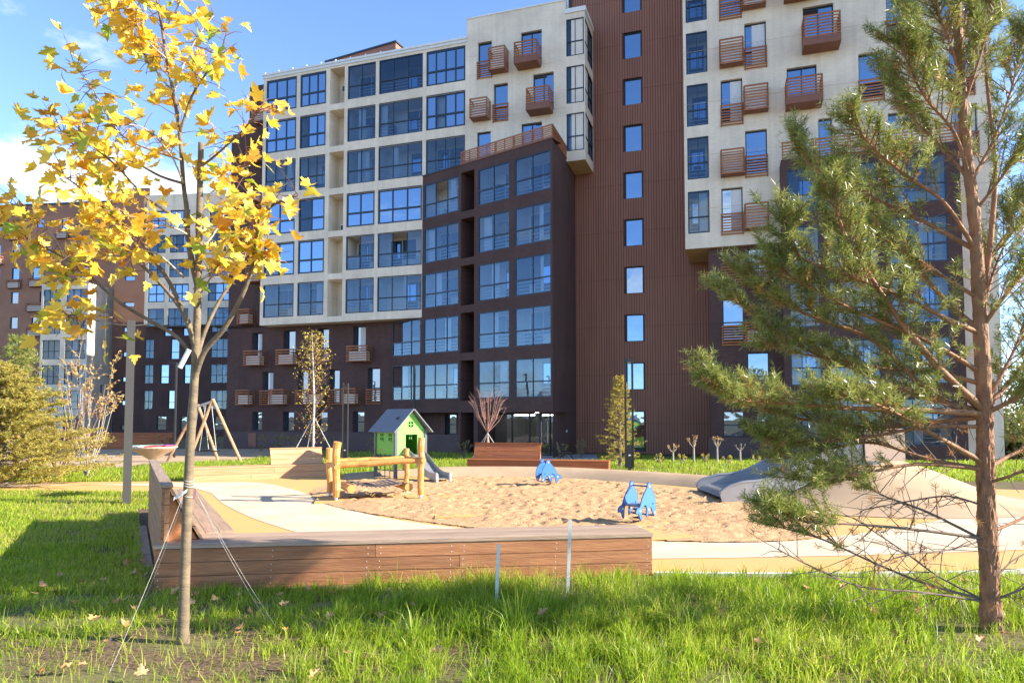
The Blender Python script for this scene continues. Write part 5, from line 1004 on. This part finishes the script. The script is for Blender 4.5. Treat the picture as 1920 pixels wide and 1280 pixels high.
def shrub(loc, H, rad, lab, bark, leaf=None, nst=9, nl=0, size=.06, cat='shrub', name='bare_shrub', stem=0, group=None, up=.75):
    o = root(name, loc, lab, cat, group); b = MB(); pts = []
    if stem: MB().tube([(0, 0, 0), (0, 0, stem)], [.05, .04], 8).build('trunk', MAT[bark], o)
    for i in range(nst):
        a = i * 2.4 + rv.uniform(-.2, .2); p = Vector((0, 0, stem)); rr_ = rad * rv.uniform(.4, 1); h = (H - stem) * rv.uniform(.65, 1) * (1.1 - .35 * rr_ / rad); e = Vector((math.cos(a) * rr_, math.sin(a) * rr_, stem + h)); mid = p.lerp(e, .45) + Vector((math.cos(a), math.sin(a), 0)) * rr_ * .15; b.tube([p, mid, e], [.02, .013, .004], 5)
        for j in range(7):
            t = rv.uniform(.3, 1); q = mid.lerp(e, t) if t > .5 else p.lerp(mid, t + .4); d = Vector((math.cos(a) * .5 + rv.gauss(0, .5), math.sin(a) * .5 + rv.gauss(0, .5), up)).normalized(); L = rv.uniform(.15, .35) * H * .35; b.tube([q, q + d * L * .6, q + d * L], [.008, .005, .002], 4); pts += [q + d * L * rv.uniform(.2, 1) for _ in range(nl)]
    b.build('branches', MAT[bark], o)['kind'] = 'stuff'
    if pts and leaf: V, Fq, tt = leaf_cloud(np.array(pts), size); cards('foliage', V, [Fq], MAT[leaf], tt, o)['kind'] = 'stuff'
    return o
shrub((-13.9, 22.4, 0), 4.9, 1.1, 'wispy orange-leaved young tree rising behind the left spruce', 'twig_pale', 'larch', 15, 9, .09, cat='tree', name='larch_tree')
def stakes(o, h, r_, mt='rope_pale'):
    for a in (.4, 2.2, 3.6, 5.0): MB().tube([(0, 0, h), (r_ * math.cos(a), r_ * math.sin(a), -.02)], .022, 5).build('guy_stake', MAT[mt], o)
p = at(914, 838, 35.5); s_ = shrub((p.x, 35.5, gz(0, 35.5)), 4.1, 1.05, 'bare reddish ball-headed tree staked before the entrance', 'bark_red', nst=26, stem=1.5, cat='tree', name='bare_tree'); stakes(s_, 1.5, 1.0)
# birch
p = at(587, 838, 34); bo = root('birch_tree', (p.x, 34, gz(0, 34)), 'thin white birch with sparse yellow leaves behind the pale bench', 'tree'); H = 6.4
MB().tube([(0, 0, 0), (.02, 0, H * .5), (-.12, 0, H)], [.07, .05, .01], 8).build('trunk', MAT['bark_birch'], bo, smooth=True); b = MB(); pts = []
for i in range(70):
    f = .12 + .86 * (i / 70); z = H * f; a = i * 2.4; R_ = .35 + 1.0 * math.sin(math.pi * min(1, f * 1.02)) ** .7 * rv.uniform(.6, 1.1); p0 = Vector((0, 0, z)); e = p0 + Vector((math.cos(a) * R_ * .8, math.sin(a) * R_ * .8, R_ * .75)); b.tube([p0, p0.lerp(e, .5) + Vector((0, 0, .06)), e], [.014, .008, .003], 4)
    for j in range(int(6 + 11 * sstep(.3, .8, f))):
        q = p0.lerp(e, rv.uniform(.3, 1.0)); d = Vector((rv.gauss(0, 1), rv.gauss(0, 1), rv.gauss(0, .8))) * .14; pts.append(q + d)
        if j % 3 == 0: b.tube([q, q + d], [.004, .002], 3)
b.build('branches', MAT['twig'], bo)['kind'] = 'stuff'; V, Fq, tt = leaf_cloud(np.array(pts), .105); cards('crown', V, [Fq], MAT['birch_leaf'], tt, bo)['kind'] = 'stuff'; stakes(bo, 2.3, 1.2)
p = at(128, 850, 23); shrub((p.x, 22.5, 0), 4.2, 1.3, 'bare reddish shrub beside the left spruce', 'bark_red', 'larch', 14, 3, .07)
for px, py, Y_, H, rad, lab in ((870, 835, 40, 1.3, .5, 'twiggy shrub in the dark niche just left of the red-brown bench back'), (735, 838, 43, 1.2, .5, 'low twiggy shrub directly behind the green playhouse'), (700, 838, 43.5, 1.2, .5, 'low twiggy shrub just left of the green playhouse wall'), (520, 838, 46, 1.5, .55, 'twiggy shrub by the plinth above the pale bench, middle of three'), (490, 838, 46.5, 1.4, .5, 'twiggy shrub by the plinth above the pale bench, left of three'), (545, 838, 45.5, 1.5, .6, 'twiggy shrub by the plinth next to the birch, right of three'), (620, 838, 45, 1.2, .5, 'low twiggy shrub between the birch and the pale two-post lamp'), (405, 838, 48, 1.4, .6, 'low shrub at the plinth seen between the swing legs'), (370, 838, 48, 1.3, .6, 'low shrub at the plinth right behind the maple trunk'), (300, 836, 50, 1.2, .6, 'low shrub beyond the play dish, right of the timber steps'), (1055, 848, 39, 1.0, .3, 'slender shrub beside the black metal bench'), (1090, 846, 39.5, 1.2, .3, 'slender shrub at the foot of the ribbed brown tower')):
    p = at(px, py, Y_); shrub((p.x, Y_, gz(0, Y_)), H, rad, lab, 'deadtwig', 'shrub', 7, 5, .08, group='low shrubs along the building plinth')
for i, (px, Y_, H, lf, lab) in enumerate(((1262, 30.5, .9, 'larch', 'small sapling with pale leaves nearest the dark two-post lamp'), (1301, 31, 1.25, 'larch', 'small sapling with a round orange-pink head on the far lawn'), (1345, 31.5, 1.25, 'bark', 'thin straight sapling with a tuft on top, in front of the plinth'), (1388, 30.5, 1.0, None, 'forked bare sapling on the far lawn near the pine'))):
    p = at(px, 860, Y_); shrub((p.x, Y_, gz(0, Y_)), H, .28, lab, 'twig_pale', lf if lf in MAT else 'larch', 5 if lf else 4, 3 if lf else 0, .06, cat='sapling', name='sapling', stem=H * .55)
for i, px in enumerate((1235, 1280, 1322, 1365, 1420, 1455)):
    Y_ = 29 + (i % 3) * .7; p = at(px, 862, Y_); shrub((p.x, Y_, gz(0, Y_)), .5, .22, 'tiny yellow-green seedling shrub on the sunny far lawn', 'twig_pale', 'spruce', 6, 6, .06, group='tiny shrubs on the far lawn')
def broad(loc, H, rad, lab):
    o = root('leafy_tree', loc, lab, 'tree', 'far trees at the right'); MB().tube([(0, 0, 0), (.1, 0, H * .6)], [.14, .06], 6).build('trunk', MAT['deadtwig'], o); pts = []
    for i in range(26):
        c = Vector((rv.gauss(0, .4) * rad, rv.gauss(0, .4) * rad, H * rv.uniform(.25, .95))); pts += [c + Vector((rv.gauss(0, .22) * rad, rv.gauss(0, .22) * rad, rv.gauss(0, .16) * rad)) for _ in range(110)]
    V, Fq, tt = leaf_cloud(np.array(pts), .3); cards('crown', V, [Fq], MAT['treeleaf'], tt, o)['kind'] = 'stuff'
for x, y, H, r_, lab in ((33.5, 41, 4.5, 2.2, 'dark green bushy tree beyond the block, far right, nearest the corner'), (40, 52, 6.5, 3, 'taller leafy tree at the far right horizon'), (46, 58, 5.5, 3, 'leafy tree at the right frame edge far away'), (27.5, 36.5, 2.4, 1.8, 'rounded green bush on the lawn at far right')): broad((x, y, GB if y > 38 else gz(0, y)), H, r_, lab)
# ------------------------------------------------------------------ grass
def grass(name, lab, n, sampler, hfun, wd, bend, keep=None, seed=1, cats='grass', clump=0):
    rg = np.random.default_rng(seed); cl = 0
    if clump:
        C = sampler(rg, n // clump); ci = rg.integers(0, len(C), n); P = C[ci] + rg.normal(size=(n, 2)) * .045 * (.4 + rg.random(len(C))[ci])[:, None]; ok = P[:, 1] < front_edge(P[:, 0]) - .01; P, ci = P[ok], ci[ok]; ch = np.exp(rg.normal(0, .32, len(C)))[ci]; cl = (rg.normal(size=(len(C), 2)) * .28)[ci]; ct = rg.normal(0, .17, len(C))[ci]
        h = hfun(P, rg) * ch; k_ = h > .012; cl, ct = cl[k_] * h[k_][:, None], ct[k_]
    else: P = sampler(rg, n); h = hfun(P, rg)
    ok = h > .012; P, h = P[ok], h[ok]; n = len(P); a = rg.random(n) * 6.283; ln = rg.normal(.0, 1, n); lean = np.stack([np.cos(a), np.sin(a)], 1) * (np.abs(rg.normal(.0, bend, n)) * h)[:, None] + np.array([[.10, .03]]) * h[:, None] + cl
    a2 = rg.random(n) * 6.283; s = np.stack([np.cos(a2), np.sin(a2), 0 * a2], 1) * (wd * (.6 + .8 * rg.random(n)))[:, None]
    z0 = -.4 * np.clip((P[:, 1] - 27) / 11, 0, 1) ** 2 * (3 - 2 * np.clip((P[:, 1] - 27) / 11, 0, 1)); b = np.stack([P[:, 0], P[:, 1], z0 - .005], 1); mid = b + np.stack([lean[:, 0] * .35, lean[:, 1] * .35, h * .6], 1); tip = b + np.stack([lean[:, 0], lean[:, 1], h * (1 - .25 * np.minimum(1, np.hypot(lean[:, 0], lean[:, 1]) / h))], 1)
    V = np.stack([b - s, b + s, mid + s * .8, mid - s * .8, tip], 1).reshape(-1, 3); i = np.arange(n)[:, None] * 5
    t = np.clip(rg.normal(.97 if name.startswith('dry') else .44, .22, n) + .16 * np.sin(P[:, 0] * 1.3 + 1.7 * np.sin(P[:, 1] * .9)), 0.01, .985)
    t = np.clip(t + ct, .01, .985) if clump else t
    o = cards(name, V, [i + np.array([[0, 1, 2, 3]]), i + np.array([[3, 2, 4]])], MAT['grass'], np.repeat(t, 5)); o['kind'] = 'stuff'; o['label'] = lab; o['category'] = cats; return o
def vnoise(P, f, s):
    return np.array([mn.noise(Vector((x * f, y * f, s))) for x, y in P])
# cheap smooth noise on a grid
NG = np.array([[mn.noise(Vector((i * .22, j * .22, 5))) + .5 * mn.noise(Vector((i * .5, j * .5, 9))) for i in range(260)] for j in range(260)])
def nlook(P, sc=8.0, ox=0, oy=0): return NG[(np.abs(P[:, 1] * sc + oy).astype(int)) % 260, (np.abs(P[:, 0] * sc + ox + 130).astype(int)) % 260]
fl0 = Vector((-4.11, 7.93)); fd = Vector((5.88, .81)).normalized()
def front_edge(x): return np.where(x < -4.2, 99, np.where(x < 1.8, 7.86 + (x + 4.11) * .1378, 8.62 + np.maximum(0, x - 6) * .06 + np.maximum(0, x - 10) * .15))
def inpoly_np(P, poly):
    x, y = P[:, 0], P[:, 1]; c = np.zeros(len(P), bool); j = len(poly) - 1
    for i in range(len(poly)):
        xi, yi = poly[i]; xj, yj = poly[j]; c ^= ((yi > y) != (yj > y)) & (x < (xj - xi) * (y - yi) / (yj - yi + 1e-12) + xi); j = i
    return c
def s_front(rg, n):
    y = 4.3 + 4.9 * rg.random(n * 2) ** .8; x = (rg.random(n * 2) - .5) * 2 * (.82 * y); P = np.stack([x, y], 1); ok = (y < front_edge(x) - .01) & ~((x < -4.15) & (y > 9)); return P[ok][:n]
def bald(P):
    d1 = np.hypot(P[:, 0] + 2.95, P[:, 1] - 6.0); d2 = np.hypot((P[:, 0] - 4.3) * .8, P[:, 1] - 6.3); d3 = np.hypot((P[:, 0] + 3.6) * .6, P[:, 1] - 5.2); return np.clip((d1 - .22) / .7, .05, 1) * np.clip((d2 - .25) / .8, .08, 1) * np.clip((d3 - .55) / 1.2, .08, 1)
def h_front(P, rg):
    m = bald(P); nn = nlook(P, 14); h = .10 + .085 * nn + .04 * rg.normal(size=len(P)); mid = np.exp(-((P[:, 1] - 7.0) / .9) ** 2) * np.clip((P[:, 0] + 2.5) / 1.5, 0, 1); h = h + .045 * mid; h = np.where(P[:, 0] < -1.8, h * .62, h); thin = (rg.random(len(P)) < m * np.clip(.72 + 1.5 * nlook(P, 9, 40, 70), .06, 1)); return np.where(thin, np.clip(h, .03, .32), 0)
grass('foreground_grass', 'lush green foreground grass in front of the benches', 150000, s_front, h_front, .0036, .55, seed=4, clump=13)
def s_side(rg, n):
    y = 3.2 + 6.5 * rg.random(n * 3); x = (rg.random(n * 3) - .5) * 26; P = np.stack([x, y], 1); ok = ((np.abs(x) > .8 * y) | (y < 4.4)) & (y < front_edge(x) - .01) & ~inpoly_np(P, pad); return P[ok][:n]
grass('side_lawn_grass', 'lawn grass at both edges of the foreground', 45000, s_side, lambda P, rg: .11 + .035 * rg.normal(size=len(P)) + .07 * nlook(P, 12), .0055, .55, seed=24)
grass('dry_grass_strands', 'dry straw-coloured strands among the foreground grass', 5000, s_front, lambda P, rg: .12 + .08 * rg.random(len(P)), .003, 1.0, seed=14)
def s_left(rg, n):
    y = 7.8 + 19 * rg.random(n * 3) ** 1.25; x = -4.2 - (rg.random(n * 3)) * (.82 * y - 3.6); P = np.stack([x, y], 1); lx = -4.14 - (y - 8.0) * .561; ok = ((x < lx - .1) | (y > 14.8)) & ~inpoly_np(P, pad) & ~((y > 26.5) & (x < -15.2)); return P[ok][:n]
grass('left_lawn_grass', 'short green lawn grass on the left side', 110000, s_left, lambda P, rg: np.where(rg.random(len(P)) < np.clip(.85 + nlook(P, 6, 3, 9), .2, 1), .075 + .025 * rg.normal(size=len(P)) + .02 * nlook(P, 6), 0), .0055, .5, seed=6)
def s_back(rg, n):
    y = 21 + 25 * rg.random(n * 3) ** 1.1; x = (rg.random(n * 3) - .5) * 1.7 * y; P = np.stack([x, y], 1); s0 = (P[:, 0] - L0.x) * N2.x + (P[:, 1] - L0.y) * N2.y
    ok = ~inpoly_np(P, pad) & ~inpoly_np(P, [(-1.5, 36), (4.6, 36), (5.3, 43.2), (-1.5, 43.2)]) & ~((x < -14.8) & (y > 26.4)) & ~((x > 8.7) & (y > 40)) & (y < 46.5 - .33 * (x + 6)) & ~inpoly_np(P, [(-10, 20.5), (-6, 22.6), (-6.6, 23.8), (-10.4, 21.9)]) & ~inpoly_np(P, [(-1.7, 24.3), (3.4, 23.4), (3.7, 24.4), (-1.4, 25.6)]); return P[ok][:n]
grass('back_lawn_grass', 'sunlit lawn grass between the playground and the building', 90000, s_back, lambda P, rg: np.where(rg.random(len(P)) < np.clip(.95 + nlook(P, 5), .2, 1), .13 + .04 * rg.normal(size=len(P)) + .05 * nlook(P, 4), 0), .011, .5, seed=8)
# fallen leaves in the foreground
for i in range(84):
    x, y = (rv.uniform(-5.5, -1.2), rv.uniform(4.9, 9.5)) if i < 66 else (rv.uniform(-1, 5), rv.uniform(5.3, 8.2))
    if y > 7.8 and x > -4.3: y = rv.uniform(5, 7.5)
    M = Matrix.Translation((x, y, .03 + rv.uniform(0, .07))) @ Matrix.Rotation(rv.random() * 6.3, 4, 'Z') @ Matrix.Rotation(rv.gauss(0, .4), 4, 'X') @ Matrix.Scale(rv.uniform(.06, .115), 4)
    if i == 0:
        DL = [l.copy() for l in LEAVES[:3]]
        for d in DL: d.materials.clear(); d.materials.append(MAT['dryleaf'])
    o = obj('fallen_leaf', DL[i % 3], None, M); tag(o, 'dry fallen maple leaf lying in the foreground grass', 'leaf', 'fallen leaves in the grass')
